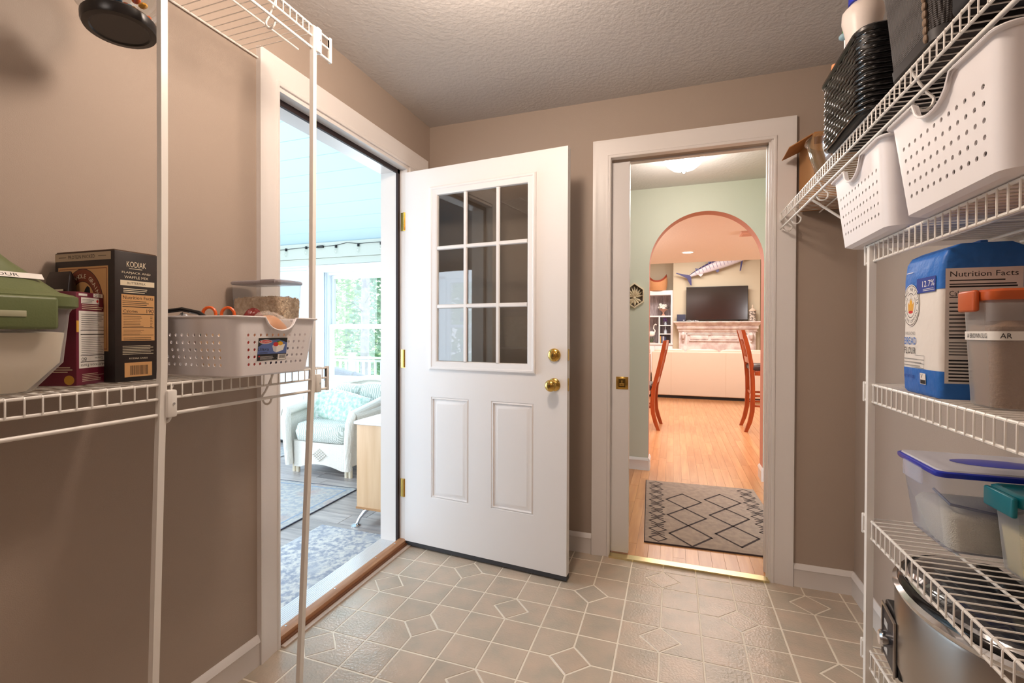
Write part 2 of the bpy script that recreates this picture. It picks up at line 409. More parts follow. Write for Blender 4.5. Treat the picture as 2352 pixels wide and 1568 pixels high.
baseboard('baseboard_right', (XR, YF), (XR, YB), -1, 0, 'white baseboard under the right hand shelves')
# exterior frame
fr = struct('door_frame', 'white exterior door frame with dark weather seal', 'frame')
JX0, JX1 = XL - .158, XL + .002
MB().box((JX0, 2.240, 0), (JX1, 2.262, 2.10)).build('hinge_jamb', TRIM, fr)
MB().box((JX0, 1.340, 0), (JX1, 1.358, 2.10)).build('strike_jamb', TRIM, fr)
MB().box((JX0, 1.358, 2.078), (JX1, 2.240, 2.10)).build('head_jamb', TRIM, fr)
MB().box((JX0, 2.226, 0), (XL - .056, 2.240, 2.078)).box((JX0, 1.358, 0), (XL - .056, 1.372, 2.078)).box((JX0, 1.358, 2.064), (XL - .056, 2.240, 2.078)).build('door_stop', TRIM, fr)
MB().box((XL - .056, 2.219, .02), (XL - .044, 2.240, 2.078)).box((XL - .056, 1.358, .02), (XL - .044, 1.374, 2.078)).box((XL - .056, 1.358, 2.055), (XL - .044, 2.240, 2.078)).build('weather_seal', SEAL, fr)
for z in (.27, .985, 1.74):
    MB().box((XL - .036, 2.236, z), (XL - .004, 2.2405, z + .10)).build('hinge_plate', BRASS, fr)
# threshold
ALU = mat('ribbed_aluminium', (228, 230, 232), 0.38, metal=0.35); OAKT = woodmat('oak_threshold', (198, 148, 108), (168, 116, 78), 'Y', 1.4, .4, .02); VTRIM = mat('tan_floor_edge', (204, 182, 164), .4)
th = struct('threshold', 'ribbed aluminium sill with an oak strip in the sunroom doorway', 'threshold')
mb = MB()
for k in range(22):
    x = -1.556 + k * .0052; mb.box((x, 1.358, -.03), (x + .0042, 2.226, .0192 + .0005 * (k % 2)))
mb.box((-1.556, 1.358, -.03), (-1.438, 2.24, .0185)); mb.build('sill', ALU, th)
MB().raw([(-1.438, 1.345, .006), (-1.398, 1.345, .006), (-1.398, 1.345, .03), (-1.412, 1.345, .036), (-1.438, 1.345, .036), (-1.438, 2.243, .006), (-1.398, 2.243, .006), (-1.398, 2.243, .03), (-1.412, 2.243, .036), (-1.438, 2.243, .036)],
         [(0, 1, 2, 3, 4), (9, 8, 7, 6, 5), (0, 5, 6, 1), (1, 6, 7, 2), (2, 7, 8, 3), (3, 8, 9, 4), (4, 9, 5, 0)]).build('oak_strip', OAKT, th)
MB().box((-1.398, 1.358, -.002), (-1.386, 2.24, .014)).build('dark_gap_strip', mat('dark_oak_edge', (120, 74, 44), .5), th)
MB().box((-1.386, 1.358, -.001), (-1.366, 2.24, .007)).build('floor_edge_trim', VTRIM, th)
for y in (1.42, 1.70, 2.00, 2.17):
    MB().lathe([(.0, .0365), (.004, .0375), (.0045, .036)], 8, (-1.425, y, 0), cap=False).build('screw', CHROME, th)
# hall doorway lining and pocket door
hl = struct('door_lining', 'white lining of the hall doorway', 'frame')
MB().box((-.33, YB, 2.098), (.445, YB + .030, 2.12)).box((-.33, YB + .088, 2.098), (.445, YB + .125, 2.12)).box((-.33, YB + .03, 2.118), (.445, YB + .09, 2.14)).build('head_lining', TRIM, hl)
MB().box((.43, YB, 0), (.446, YB + .125, 2.10)).box((.424, YB + .02, 0), (.431, YB + .035, 2.1)).box((.424, YB + .085, 0), (.431, YB + .10, 2.1)).build('strike_lining', TRIM, hl)
MB().box((-.332, YB, 0), (-.318, YB + .028, 2.10)).box((-.332, YB + .09, 0), (-.318, YB + .125, 2.1)).build('pocket_lining', TRIM, hl)
MB().box((-.32, YB - .022, -.002), (.432, YB + .03, .008)).box((-.32, YB - .024, .006), (.432, YB - .012, .011)).build('brass_strip', mat('pale_gold_strip', (226, 212, 164), .26, metal=1.0), hl)
d2 = struct('door_2', 'white pocket door edge with a brass latch plate', 'door')
MB().rbox((-.70, YB + .036, .012), (-.225, YB + .076, 2.085), .002).build('door_leaf', DOORW, d2)
lt = MB().rbox((-.292, YB + .0335, .882), (-.228, YB + .037, .948), .0015).build('latch_plate', BRASS, d2)
MB().use(mat('dark_brass', (96, 74, 34), .4, metal=.8)).box((-.278, YB + .030, .893), (-.243, YB + .0345, .937)).use(BRASS).rbox((-.274, YB + .026, .90), (-.247, YB + .0335, .915), .002).rbox((-.264, YB + .026, .905), (-.257, YB + .032, .93), .002).build('thumb_pull', None, lt)

# ---------------------------------------------------------------- open exterior door
HX, HY = -1.402, 2.235; DA = math.atan2(2.154 - 2.235, -.470 + 1.400)
dr = struct('door_1', 'open white half glazed exterior door with nine panes and two panels', 'door', (HX, HY, 0)); dr.rotation_euler = (0, 0, DA)
DW, DT = .934, .040
# local: x along the leaf, y from 0 (room face) to DT, z up
GX0, GX1, GZ0, GZ1 = .19, .757, 1.006, 1.932
slab = MB()
slab.box((0, 0, .03), (GX0, DT, 2.058)).box((GX1, 0, .03), (DW - .003, DT, 2.058)).box((GX0, 0, GZ1), (GX1, DT, 2.058))
pan = [(.171, .292, .403, .836), (.532, .292, .763, .836)]
slab.box((GX0, 0, .836), (GX1, DT, GZ0)).box((GX0, 0, .03), (GX1, DT, .292)).box((.403, 0, .292), (.532, DT, .836))
slab.box((.171, .0, .29), (.1712, DT, .30)).box((GX0, 0.0, .3), (GX0, .001, .3))
slab2 = MB()
slab.v = []; slab.f = []; slab.m = []
def face_grid(mb, xs, zs, holes, y):
    for i in range(len(xs) - 1):
        for j in range(len(zs) - 1):
            cx, cz = (xs[i] + xs[i + 1]) / 2, (zs[j] + zs[j + 1]) / 2
            if any(a < cx < c and b < cz < d for a, b, c, d in holes): continue
            mb.raw([(xs[i], y, zs[j]), (xs[i + 1], y, zs[j]), (xs[i + 1], y, zs[j + 1]), (xs[i], y, zs[j + 1])], [(0, 1, 2, 3)])
X0, X1, Z0, Z1 = 0, DW - .003, .03, 2.058
holes = [(GX0, GZ0, GX1, GZ1)] + pan
xs = sorted({X0, X1, GX0, GX1, .171, .403, .532, .763}); zs = sorted({Z0, Z1, .292, .836, GZ0, GZ1})
face_grid(slab, xs, zs, holes, 0); face_grid(slab, xs, zs, holes[:1], DT)
for (a, b, c, d) in [(X0, Z0, X1, Z1), holes[0]]:
    P = [(a, b), (c, b), (c, d), (a, d)]
    for i in range(4):
        p, q = P[i], P[(i + 1) % 4]; slab.raw([(p[0], 0, p[1]), (q[0], 0, q[1]), (q[0], DT, q[1]), (p[0], DT, p[1])], [(0, 1, 2, 3)])
slab.build('door_leaf', DOORW, dr)
def ringstep(mb, rect, steps):
    """steps: (inset, y). quads between successive insets"""
    a, b, c, d = rect; n = len(steps); vs = []
    for s, y in steps: vs += [(a + s, y, b + s), (c - s, y, b + s), (c - s, y, d - s), (a + s, y, d - s)]
    fs = [(4 * k + i, 4 * k + (i + 1) % 4, 4 * k + 4 + (i + 1) % 4, 4 * k + 4 + i) for k in range(n - 1) for i in range(4)] + [(4 * n - 4, 4 * n - 3, 4 * n - 2, 4 * n - 1)]
    mb.raw(vs, fs)
for r in pan:
    mb = MB(); ringstep(mb, r, [(0, 0), (.003, .004), (.007, .0005), (.010, -.0015), (.014, .0075), (.036, .0015), (.038, .0015)]); mb.build('door_panel', DOORW, dr, angle=20)
def frame_ring(mb, rect, prof):
    a, b, c, d = rect; vs = []; k = len(prof)
    for (cx, cz, sx, sz) in ((a, b, 1, 1), (c, b, -1, 1), (c, d, -1, -1), (a, d, 1, -1)):
        for s, y in prof: vs.append((cx + sx * s, y, cz + sz * s))
    mb.raw(vs, [(i * k + j, i * k + j + 1, ((i + 1) % 4) * k + j + 1, ((i + 1) % 4) * k + j) for i in range(4) for j in range(k - 1)])
mb = MB(); frame_ring(mb, (.164, .982, .774, 1.956), [(0, 0), (0, -.009), (.006, -.013), (.014, -.012), (.018, -.009), (.036, -.006), (.044, -.003), (.047, .004), (.047, .016)])
lf = mb.build('lite_frame', DOORW, dr, angle=25)
for (x) in (.3805, .568): MB().raw([(x - .011, .002, 1.029), (x - .007, -.006, 1.029), (x + .007, -.006, 1.029), (x + .011, .002, 1.029), (x - .011, .002, 1.909), (x - .007, -.006, 1.909), (x + .007, -.006, 1.909), (x + .011, .002, 1.909)],
    [(0, 1, 5, 4), (1, 2, 6, 5), (2, 3, 7, 6), (0, 4, 7, 3)]).build('muntin', DOORW, lf, angle=20)
for (z) in (1.3185, 1.628): MB().raw([(.211, .0015, z - .011), (.211, -.0055, z - .007), (.211, -.0055, z + .007), (.211, .0015, z + .011), (.727, .0015, z - .011), (.727, -.0055, z - .007), (.727, -.0055, z + .007), (.727, .0015, z + .011)],
    [(0, 1, 5, 4), (1, 2, 6, 5), (2, 3, 7, 6), (0, 4, 7, 3)]).build('muntin', DOORW, lf, angle=20)
PANE = glass('door_glass', (.80, .81, .80), 1.8)
xs_ = (.211, .3805, .568, .727); zs_ = (1.029, 1.3185, 1.628, 1.909)
for i in range(3):
    for j in range(3): MB().box((xs_[i] + .002, .006, zs_[j] + .002), (xs_[i + 1] - .002, .010, zs_[j + 1] - .002)).build('pane', PANE, lf)
kn = MB().lathe([(.0, .002), (.028, 0), (.031, -.004), (.026, -.009), (.014, -.012), (.011, -.028), (.017, -.036), (.026, -.046), (.028, -.058), (.022, -.068), (.010, -.072), (.0, -.072)], 28, (.868, 0, .935), 'Y', False).build('door_knob', BRASS, dr, angle=50)
MB().use(BLACK).box((.8665, -.0728, .929), (.8695, -.0715, .941)).build('key_slot', None, kn)
db = MB().lathe([(0, 0), (.031, 0), (.031, -.008), (.026, -.014), (.017, -.016), (.015, -.024), (.008, -.026), (0, -.026)], 28, (.868, 0, 1.076), 'Y', False).build('deadbolt', BRASS, dr, angle=50)
MB().use(BLACK).box((.8665, -.0272, 1.070), (.8695, -.0258, 1.083)).build('key_slot', None, db)
MB().rbox((DW - .0035, .010, .905), (DW - .0020, .033, .965), .001).rbox((DW - .0035, .010, 1.05), (DW - .0020, .033, 1.105), .001).build('edge_plate', BRASS, dr)
MB().box((0, .002, .008), (DW - .003, DT - .002, .031)).build('door_sweep', mat('grey_rubber', (58, 58, 62), .6), dr)
for z in (.272, .987, 1.742):
    MB().lathe([(.0055, z), (.0055, z + .098)], 10, (-.007, -.003, 0)).box((-.004, -.001, z), (.001, .030, z + .098)).build('hinge', BRASS, dr)

# ================================================================ HALL, KITCHEN, LIVING ROOM
SAGE = mat('sage_wall_paint', (200, 200, 184), .65, bump=(300, .08)); SALMON = mat('salmon_wall_paint', (204, 140, 122), .6, bump=(300, .08))
BEIGE = mat('khaki_wall_paint', (200, 190, 168), .65); WHITEC = mat('white_smooth_ceiling', (236, 226, 218), .8, bump=(60, .4))
smb(MB().box((-1.55, YB + .12, 2.41), (2.8, 4.16, 2.5)), 'ceiling', CEIL, 'textured white hall ceiling', 'ceiling')
smb(MB().box((-1.55, YB + .12, 0), (-1.42, 4.16, 2.5)).box((2.8, YB + .12, 0), (2.92, 4.16, 2.5)), 'wall_hall', SAGE, 'sage green end walls of the hall', 'wall')
# arch wall
AX0, AX1, AY0, AY1, ZA = -.205, .672, 4.16, 4.30, 2.185; R = (AX1 - AX0) / 2; CXA = (AX0 + AX1) / 2; ZS = ZA - R; NA = 40
arc = [(AX0, 0)] + [(CXA - R * math.cos(PI * k / NA), ZS + R * math.sin(PI * k / NA)) for k in range(NA + 1)] + [(AX1, 0)]
def arch_face(mb, y):
    vs = []; fs = []
    outer = [(-2.1, 0)] + [(-2.1 + 4.9 * k / NA, 2.5) if 0 < k < NA else ((-2.1, 2.5) if k == 0 else (2.8, 2.5)) for k in range(NA + 1)] + [(2.8, 0)]
    n = len(arc); vs = [(x, y, z) for x, z in arc] + [(x, y, z) for x, z in outer]
    fs = [(i, i + 1, n + i + 1, n + i) for i in range(n - 1)]; mb.raw(vs, fs)
mb = MB().use(SAGE); arch_face(mb, AY0); mb.use(SALMON); arch_face(mb, AY1)
mb.raw([(x, AY0, z) for x, z in arc] + [(x, AY1, z) for x, z in arc], [(i, i + 1, len(arc) + i + 1, len(arc) + i) for i in range(len(arc) - 1)])
smb(mb, 'wall_arch', None, 'sage green hall wall with a round arched opening edged in salmon', 'wall')
baseboard('baseboard_arch', (-1.42, AY0), (AX0, AY0), 0, -1, 'white baseboard left of the arch')
baseboard('baseboard_arch', (AX0, AY0 - .014), (AX0, AY1), 1, 0, 'white baseboard inside the left of the arch')
baseboard('baseboard_arch', (AX1 - .0, AY0), (2.8, AY0), 0, -1, 'white baseboard right of the arch')
baseboard('baseboard_arch', (AX1, AY0 - .014), (AX1, AY1), -1, 0, 'white baseboard inside the right of the arch')
# oak floor
hf = smb(MB().box((-1.42, YB + .03, -.04), (2.8, 4.3, -.0025)).box((-2.2, 4.3, -.04), (3.4, 13.0, -.0025)), 'floor', mat('oak_gap', (184, 132, 88), .4), 'orange oak strip floor of the hall and kitchen', 'floor')
hf['label'] = 'orange oak strip floor of the hall and kitchen'
BW = .0635; random.seed(11); nb = 0; restp = MB().use(OAK)
for c in range(-22, 30):
    x0 = c * BW; y = YB + .03 - random.random() * .5
    while y < 12.2:
        L = random.uniform(.35, 1.15); a, b = max(y, YB + .031), min(y + L, 12.3)
        if b - a > .05:
            visible = -.36 < x0 < .80 and b < 7.2 and a < 6.6
            if visible and nb < 300:
                mb = MB().use(OAK); m_ = mb; nb += 1
            else: m_ = restp
            e = .0004
            m_.raw([(x0 + e, a + e, -.003), (x0 + BW - e, a + e, -.003), (x0 + BW - e, b - e, -.003), (x0 + e, b - e, -.003), (x0 + 2 * e, a + 2 * e, 0), (x0 + BW - 2 * e, a + 2 * e, 0), (x0 + BW - 2 * e, b - 2 * e, 0), (x0 + 2 * e, b - 2 * e, 0)],
                   [(4, 5, 6, 7), (0, 1, 5, 4), (1, 2, 6, 5), (2, 3, 7, 6), (3, 0, 4, 7)])
            if m_ is not restp: mb.build('floorboard', None, hf)
        y += L
restp.build('floorboard_field', None, hf, kind='stuff')
# kitchen and living shell
smb(MB().box((-2.2, 4.30, 2.41), (3.4, 8.76, 2.62)), 'ceiling', WHITEC, 'smooth kitchen ceiling ending over the back of the sofa', 'ceiling')
smb(MB().box((-2.3, 4.30, 0), (-2.2, 13.1, 3.0)).box((3.4, 4.30, 0), (3.5, 13.1, 4.2)), 'wall_kitchen', BEIGE, 'khaki side walls of the kitchen', 'wall')
mb = MB(); mb.raw([(-2.3, 8.7, 2.0), (.9, 8.7, 4.2), (3.5, 8.7, 2.6), (-2.3, 13.1, 2.0), (.9, 13.1, 4.2), (3.5, 13.1, 2.6)], [(0, 1, 4, 3), (1, 2, 5, 4)])
smb(mb, 'ceiling', WHITEC, 'vaulted living room ceiling', 'ceiling')
smb(MB().box((-2.3, 12.95, 0), (3.5, 13.1, 4.3)).box((-2.3, 8.72, 2.62), (3.5, 8.76, 4.3)), 'wall_far', BEIGE, 'khaki far wall of the living room', 'wall')
smb(MB().box((-.03, 12.5, 0), (1.935, 12.95, 4.3)), 'wall_chimney', BEIGE, 'khaki chimney breast behind the television', 'wall')
# kitchen ceiling fittings
dl = thing('downlight', 'lit recessed downlight in the kitchen ceiling beyond the arch', 'ceiling light', (.19, 7.63, 2.41))
MB().lathe([(.10, 0), (.10, -.006), (.078, -.008), (.075, .0)], 24, cap=False).build('trim_ring', TRIM, dl)
MB().lathe([(0, -.003), (.076, -.003)], 24, cap=False).build('lamp_disc', mat('lit_disc', (255, 240, 220), .5, emit=((255, 232, 200), 8)), dl)
vt = thing('ceiling_register', 'small salmon tinted box on the kitchen ceiling at the right of the arch', 'vent', (.90, 6.35, 2.41))
MB().rbox((-.14, -.10, -.03), (.14, .10, 0), .004).build('register_frame', mat('pink_register', (226, 186, 170), .6), vt)
for k in range(6): MB().box((-.12, -.08 + k * .028, -.036), (.12, -.066 + k * .028, -.030)).build('slat', MATS['pink_register'], vt)
# hall dome light
hd = thing('dome_light', 'lit white glass dome light on the hall ceiling', 'ceiling light', (.055, 3.38, 2.41))
MB().lathe([(.0, 0), (.15, 0), (.155, -.012), (.135, -.022), (.0, -.022)], 32, cap=False).build('ceiling_plate', CHROME, hd)
MB().lathe([(.132, -.022), (.130, -.05), (.112, -.085), (.075, -.115), (.035, -.128), (0, -.131)], 32, cap=False).build('glass_dome', mat('lit_opal_glass', (255, 252, 246), .4, emit=((255, 250, 242), 7)), hd)
MB().lathe([(0, -.128), (.014, -.130), (.018, -.136), (.010, -.146), (0, -.149)], 16, cap=False).build('finial', CHROME, hd)
# ================================================================ SUNROOM (one step down)
SZ, SY1, SX0, SY0 = -.15, 4.37, -6.0, -2.0
SUNW = mat('pale_blue_white_siding', (226, 232, 236), .55); SHIP = mat('pale_blue_shiplap', (208, 230, 240), .5, rnd=.02, bump=(30, .04)); VINYLW = mat('white_window_vinyl', (236, 240, 244), .35)
BEAMC = mat('sage_white_beam', (206, 208, 196), .6)
# north wall with a glazed door at its left and a window
WX0, WX1, WZ0, WZ1 = -3.80, -2.70, .60, 1.86
w = MB()
w.box((SX0, SY1, SZ), (-4.98, SY1 + .14, 2.03)).box((-4.98, SY1, 1.90), (-4.02, SY1 + .14, 2.03)).box((-4.02, SY1, SZ), (WX0, SY1 + .14, 2.03))
w.box((WX0, SY1, SZ), (WX1, SY1 + .14, WZ0)).box((WX0, SY1, WZ1), (WX1, SY1 + .14, 2.03)).box((WX1, SY1, SZ), (-1.55, SY1 + .14, 2.03)).box((SX0, SY1, 2.19), (-1.55, SY1 + .14, 2.6))
smb(w, 'wall_north', SUNW, 'pale sunroom wall with a window behind the wicker armchair', 'wall')
smb(MB().box((SX0, SY1 - .03, 2.025), (-1.55, SY1 + .14, 2.20)).box((SX0, SY1 - .015, 1.95), (-1.55, SY1, 2.022)), 'trim_3', BEAMC, 'greenish white fascia boards over the sunroom window', 'trim')
smb(MB().box((-4.05, SY1 - .018, SZ), (-3.98, SY1, 1.93)).box((-5.06, SY1 - .018, SZ), (-4.98, SY1, 1.93)).box((-5.06, SY1 - .022, 1.93), (-4.02, SY1 - .0005, 1.948)), 'trim_4', VINYLW, 'white casing of the sunroom door and window', 'trim')
# outer face of the pantry wall in the sunroom, with casing
smb(MB().box((-1.562, SY0, SZ), (-1.55, 1.33, 4.5)).box((-1.562, 2.27, SZ), (-1.55, SY1, 4.5)).box((-1.562, 1.33, 2.11), (-1.55, 2.27, 4.5)).box((-1.55, SY0, 2.5), (-1.40, SY1, 4.5)), 'wall_east', SUNW, 'pale sunroom wall around the pantry doorway', 'wall')
# west and south walls with big windows
w = MB().box((SX0 - .12, SY0, SZ), (SX0, SY1 + .14, .5)).box((SX0 - .12, SY0, 2.1), (SX0, SY1 + .14, 4.5))
for y in (SY0, -.45, 1.15, 2.75, 4.25): w.box((SX0 - .12, y, .5), (SX0, y + .14, 2.1))
smb(w, 'wall_west', SUNW, 'pale sunroom wall of large windows, left', 'wall')
w = MB().box((SX0, SY0 - .12, SZ), (-1.40, SY0, .5)).box((SX0, SY0 - .12, 2.05), (-1.40, SY0, 2.6))
for x in (SX0, -4.5, -3.0, -1.65): w.box((x, SY0 - .12, .5), (x + .14, SY0, 2.1))
smb(w, 'wall_south', SUNW, 'pale sunroom wall of large windows behind the camera', 'wall')
for k, (a, b) in enumerate(((-5.86, -4.5), (-4.36, -3.0), (-2.86, -1.65))):
    wn_ = struct('window_%d' % (k + 4), 'white sunroom window behind the camera', 'window')
    MB().frame(a, b, .5, 2.05, SY0 - .09, SY0 - .04, .06).box((a + .06, SY0 - .08, 1.25), (b - .06, SY0 - .05, 1.30)).build('window_frame', VINYLW, wn_)
# shiplap ceiling in separate boards: two slopes meeting over the middle
cl = struct('ceiling', 'pale blue shiplap ceiling of the sunroom', 'ceiling')
SL = .72; BD = .145; yy = SY1 + .02; z = 2.19; k = 0
bw = MB()
while yy > 1.2:
    y2 = yy - BD; z2 = z + BD * SL; e = .006
    MB().raw([(SX0, yy - e, z + e * SL), (-1.40, yy - e, z + e * SL), (-1.40, y2, z2), (SX0, y2, z2), (SX0, yy - e, z + e * SL + .02), (-1.40, yy - e, z + e * SL + .02), (-1.40, y2, z2 + .02), (SX0, y2, z2 + .02)],
             [(0, 1, 2, 3), (7, 6, 5, 4), (0, 4, 5, 1), (1, 5, 6, 2), (2, 6, 7, 3), (3, 7, 4, 0)]).build('shiplap_board', SHIP, cl)
    yy = y2; z = z2
ytop, ztop = yy, z
while z > 2.12:
    y2 = yy - BD; z2 = z - BD * SL; e = .006
    MB().raw([(SX0, yy - e, z - e * SL), (-1.40, yy - e, z - e * SL), (-1.40, y2, z2), (SX0, y2, z2), (SX0, yy - e, z + .02), (-1.40, yy - e, z + .02), (-1.40, y2, z2 + .02), (SX0, y2, z2 + .02)],
             [(0, 1, 2, 3), (7, 6, 5, 4), (0, 4, 5, 1), (1, 5, 6, 2), (2, 6, 7, 3), (3, 7, 4, 0)]).build('shiplap_board', SHIP, cl)
    yy = y2; z = z2
smb(MB().raw([(SX0 - .2, SY1 + .2, 2.15), (-1.3, SY1 + .2, 2.15), (-1.3, ytop, ztop + .06), (SX0 - .2, ytop, ztop + .06), (-1.3, SY0 - .2, 2.0), (SX0 - .2, SY0 - .2, 2.0)], [(0, 1, 2, 3), (3, 2, 4, 5)]), 'roof', mat('roof_board', (90, 100, 104), .8), 'boards over the sunroom ceiling', 'roof')
# floor planks along x
sf = smb(MB().box((SX0, SY0, SZ - .06), (-1.55, SY1, SZ - .004)), 'floor', mat('dark_plank_gap', (84, 80, 82), .6), 'grey wood plank floor of the sunroom', 'floor')
random.seed(5); restp = MB().use(GRAYW); PW = .155; r = 0; y = SY0
while y < SY1:
    x = SX0 - random.random() * 1.1
    while x < -1.56:
        L = 1.22; a, b = max(x, SX0), min(x + L, -1.56); e = .0012
        if b - a > .03:
            vis = y > 1.2 and b > -4.3
            m_ = MB().use(GRAYW) if vis else restp; y1 = min(y + PW, SY1)
            m_.raw([(a + e, y + e, SZ - .004), (b - e, y + e, SZ - .004), (b - e, y1 - e, SZ - .004), (a + e, y1 - e, SZ - .004), (a + 2 * e, y + 2 * e, SZ), (b - 2 * e, y + 2 * e, SZ), (b - 2 * e, y1 - 2 * e, SZ), (a + 2 * e, y1 - 2 * e, SZ)],
                   [(4, 5, 6, 7), (0, 1, 5, 4), (1, 2, 6, 5), (2, 3, 7, 6), (3, 0, 4, 7)])
            if vis: m_.build('floorboard', None, sf)
        x += L
    y += PW
restp.build('floorboard_field', None, sf, kind='stuff')
# window (double hung)
win = struct('window_1', 'white double hung sunroom window looking on a deck and trees', 'window')
YW = SY1
MB().frame(WX0, WX1, WZ0, WZ1, YW + .02, YW + .12, .03).build('window_frame', VINYLW, win)
MB().frame(WX0 - .10, WX1 + .1, .52, 1.945, YW - .02, YW - .0005, .085).frame(WX0 - .032, WX1 + .032, .588, 1.892, YW - .028, YW - .0205, .03).build('window_casing', VINYLW, win)
MB().box((WX0 - .12, YW - .06, .57), (WX1 + .12, YW - .0285, .60)).build('window_sill', VINYLW, win)
def sash(nm, z0, z1, yy, fw):
    s = MB().frame(WX0 + .031, WX1 - .031, z0, z1, yy, yy + .035, fw).build(nm, VINYLW, win)
    MB().box((WX0 + .03 + fw, yy + .014, z0 + fw), (WX1 - .03 - fw, yy + .02, z1 - fw)).build('pane', glass('window_glass', (.97, 1, .99), 1.0), s)
sash('upper_sash', 1.215, WZ1 - .03, YW + .065, .04); sash('lower_sash', WZ0 + .03, 1.265, YW + .028, .045)
MB().rbox((-3.52, YW + .02, 1.264), (-3.46, YW + .05, 1.274), .003).build('sash_lock', VINYLW, win)
# glazed door at the left
gd = struct('door_3', 'white sunroom door with raised lower panels, left of the window', 'door')
m_ = MB().box((-4.98, YW + .03, SZ + .02), (-4.02, YW + .07, .55)).box((-4.98, YW + .03, 1.78), (-4.02, YW + .07, 1.90)).box((-4.16, YW + .03, .55), (-4.02, YW + .07, 1.78)).box((-4.98, YW + .03, .55), (-4.84, YW + .07, 1.78))
m_.rbox((-4.43, YW + .022, .0), (-4.14, YW + .035, .42), .01); m_.rbox((-4.86, YW + .022, .0), (-4.57, YW + .035, .42), .01); m_.build('door_leaf', VINYLW, gd)
MB().box((-4.84, YW + .045, .55), (-4.16, YW + .052, 1.78)).build('pane', mat('frosted_door_glass', (222, 236, 244), .35), gd)
MB().box((-5.0, YW + .0, SZ), (-4.0, YW + .1, SZ + .025)).build('door_sill', BLACK, gd)
# string lights
sl = thing('string_lights', 'black string of small clear bulbs along the sunroom fascia', 'string lights', (-3.7, SY1 - .04, 2.16))
pts = []; bl = [(-4.62, 2.115), (-4.335, 2.128), (-4.038, 2.137), (-3.617, 2.129), (-3.315, 2.127), (-3.02, 2.13)]
path = [(-4.9, 2.15), (-4.62, 2.14), (-4.335, 2.147), (-4.038, 2.155), (-3.90, 2.150), (-3.617, 2.156), (-3.47, 2.178), (-3.315, 2.158), (-3.02, 2.16), (-2.6, 2.165)]
MB().tube([(x + 3.7, 0, z - 2.16) for x, z in path], .0035, 6).build('cord', BLACK, sl)
BULB = glass('bulb_glass', (.97, .98, .97), 2.0)
for x, z in bl:
    MB().lathe([(.0, .018), (.012, .018), (.013, -.012), (.0, -.012)], 10, (x + 3.7, 0, z - 2.16 + .012)).build('bulb_socket', BLACK, sl)
    MB().lathe([(.008, -.012), (.016, -.03), (.017, -.055), (.010, -.075), (0, -.08)], 10, (x + 3.7, 0, z - 2.16 + .012), cap=False).build('bulb', BULB, sl)
MB().rbox((-3.88 + 3.7, -.012, -.022), (-3.79 + 3.7, .012, .006), .006).build('plug', BLACK, sl)
for (x, y, z) in ((-2.62, 2.9, 3.02), (-2.13, 2.7, 3.0)):
    b_ = thing('bulb', 'clear bulb hanging by the shiplap near the door head, %s' % ('left' if x < -2.3 else 'right'), 'bulb', (x, y, z), group='clear bulbs under the shiplap')
    MB().lathe([(0, .06), (.016, .055), (.02, .03), (.035, 0), (.035, -.025), (.015, -.045), (0, -.047)], 14, cap=False).build('bulb_glass', BULB, b_)
    MB().tube([(0, 0, .05), (0, 0, .29)], .004, 6).build('cord', VINYLW, b_)

# rugs
def rugmat(name, a, b, c, sc=14):
    m = mat(name, a, .95, vary=(b, sc, .10), bump=(260, .6)); nt = m.node_tree; N = nt.nodes; L = nt.links
    n2 = N.new('ShaderNodeTexNoise'); n2.inputs['Scale'].default_value = 3.2; n2.inputs['Detail'].default_value = 4
    tc = N.new('ShaderNodeTexCoord'); L.new(tc.outputs['Object'], n2.inputs['Vector'])
    r2 = N.new('ShaderNodeValToRGB'); r2.color_ramp.elements[0].position = .52; r2.color_ramp.elements[1].position = .66; L.new(n2.outputs['Fac'], r2.inputs[0])
    mx = N.new('ShaderNodeMix'); mx.data_type = 'RGBA'; L.new(r2.outputs[0], mx.inputs['Factor'])
    old = N['Principled BSDF'].inputs['Base Color'].links[0].from_socket; L.new(old, mx.inputs[6]); mx.inputs[7].default_value = lin(c); L.new(mx.outputs[2], N['Principled BSDF'].inputs['Base Color']); return m
RUG1 = rugmat('blue_grey_rug', (226, 224, 220), (164, 170, 186), (198, 202, 210), 34); RUG2 = rugmat('faded_rug', (220, 218, 214), (188, 192, 200), (208, 190, 186), 30)
rg = thing('door_rug', 'mottled blue and cream rug right outside the pantry doorway', 'rug', (-1.93, 1.62, SZ))
MB().rbox((-.345, -1.2, .001), (.33, .965, .012), .005).build('rug_pile', RUG1, rg)
rg2 = thing('area_rug', 'large faded cream and blue rug with a pale bound edge in front of the armchair', 'rug', (-3.9, 2.0, SZ)); rg2.rotation_euler = (0, 0, .04)
MB().rbox((-1.4, -2.6, .001), (1.43, 1.22, .009), .004).build('rug_pile', RUG2, rg2)
MB().box((1.355, -2.55, .0085), (1.37, 1.15, .0100)).box((-1.35, 1.1505, .0085), (1.37, 1.165, .01)).build('border', mat('rug_border_blue', (150, 166, 188), .95), rg2)
MB().tube([(1.435, -2.6, .005), (1.435, 1.225, .005), (-1.4, 1.225, .005)], .005, 6).build('binding', mat('dark_rug_binding', (60, 64, 80), .9), rg2)
pm = MB()
for k in range(3):
    rr = .34 + k * .05; pm.tube([(.35 + rr * math.cos(t) * 1.2, .1 + rr * math.sin(t), .0092) for t in [2 * PI * i / 30 for i in range(30)]], .004, 4, closed=True)
pm.build('faded_medallion', mat('faded_red', (204, 170, 164), .95), rg2)
rg3 = thing('far_rug', 'narrow strip of pale rug by the sunroom door', 'rug', (-4.55, 3.75, SZ)); MB().rbox((-.6, -.42, .001), (.62, .42, .009), .004).build('rug_pile', RUG2, rg3)

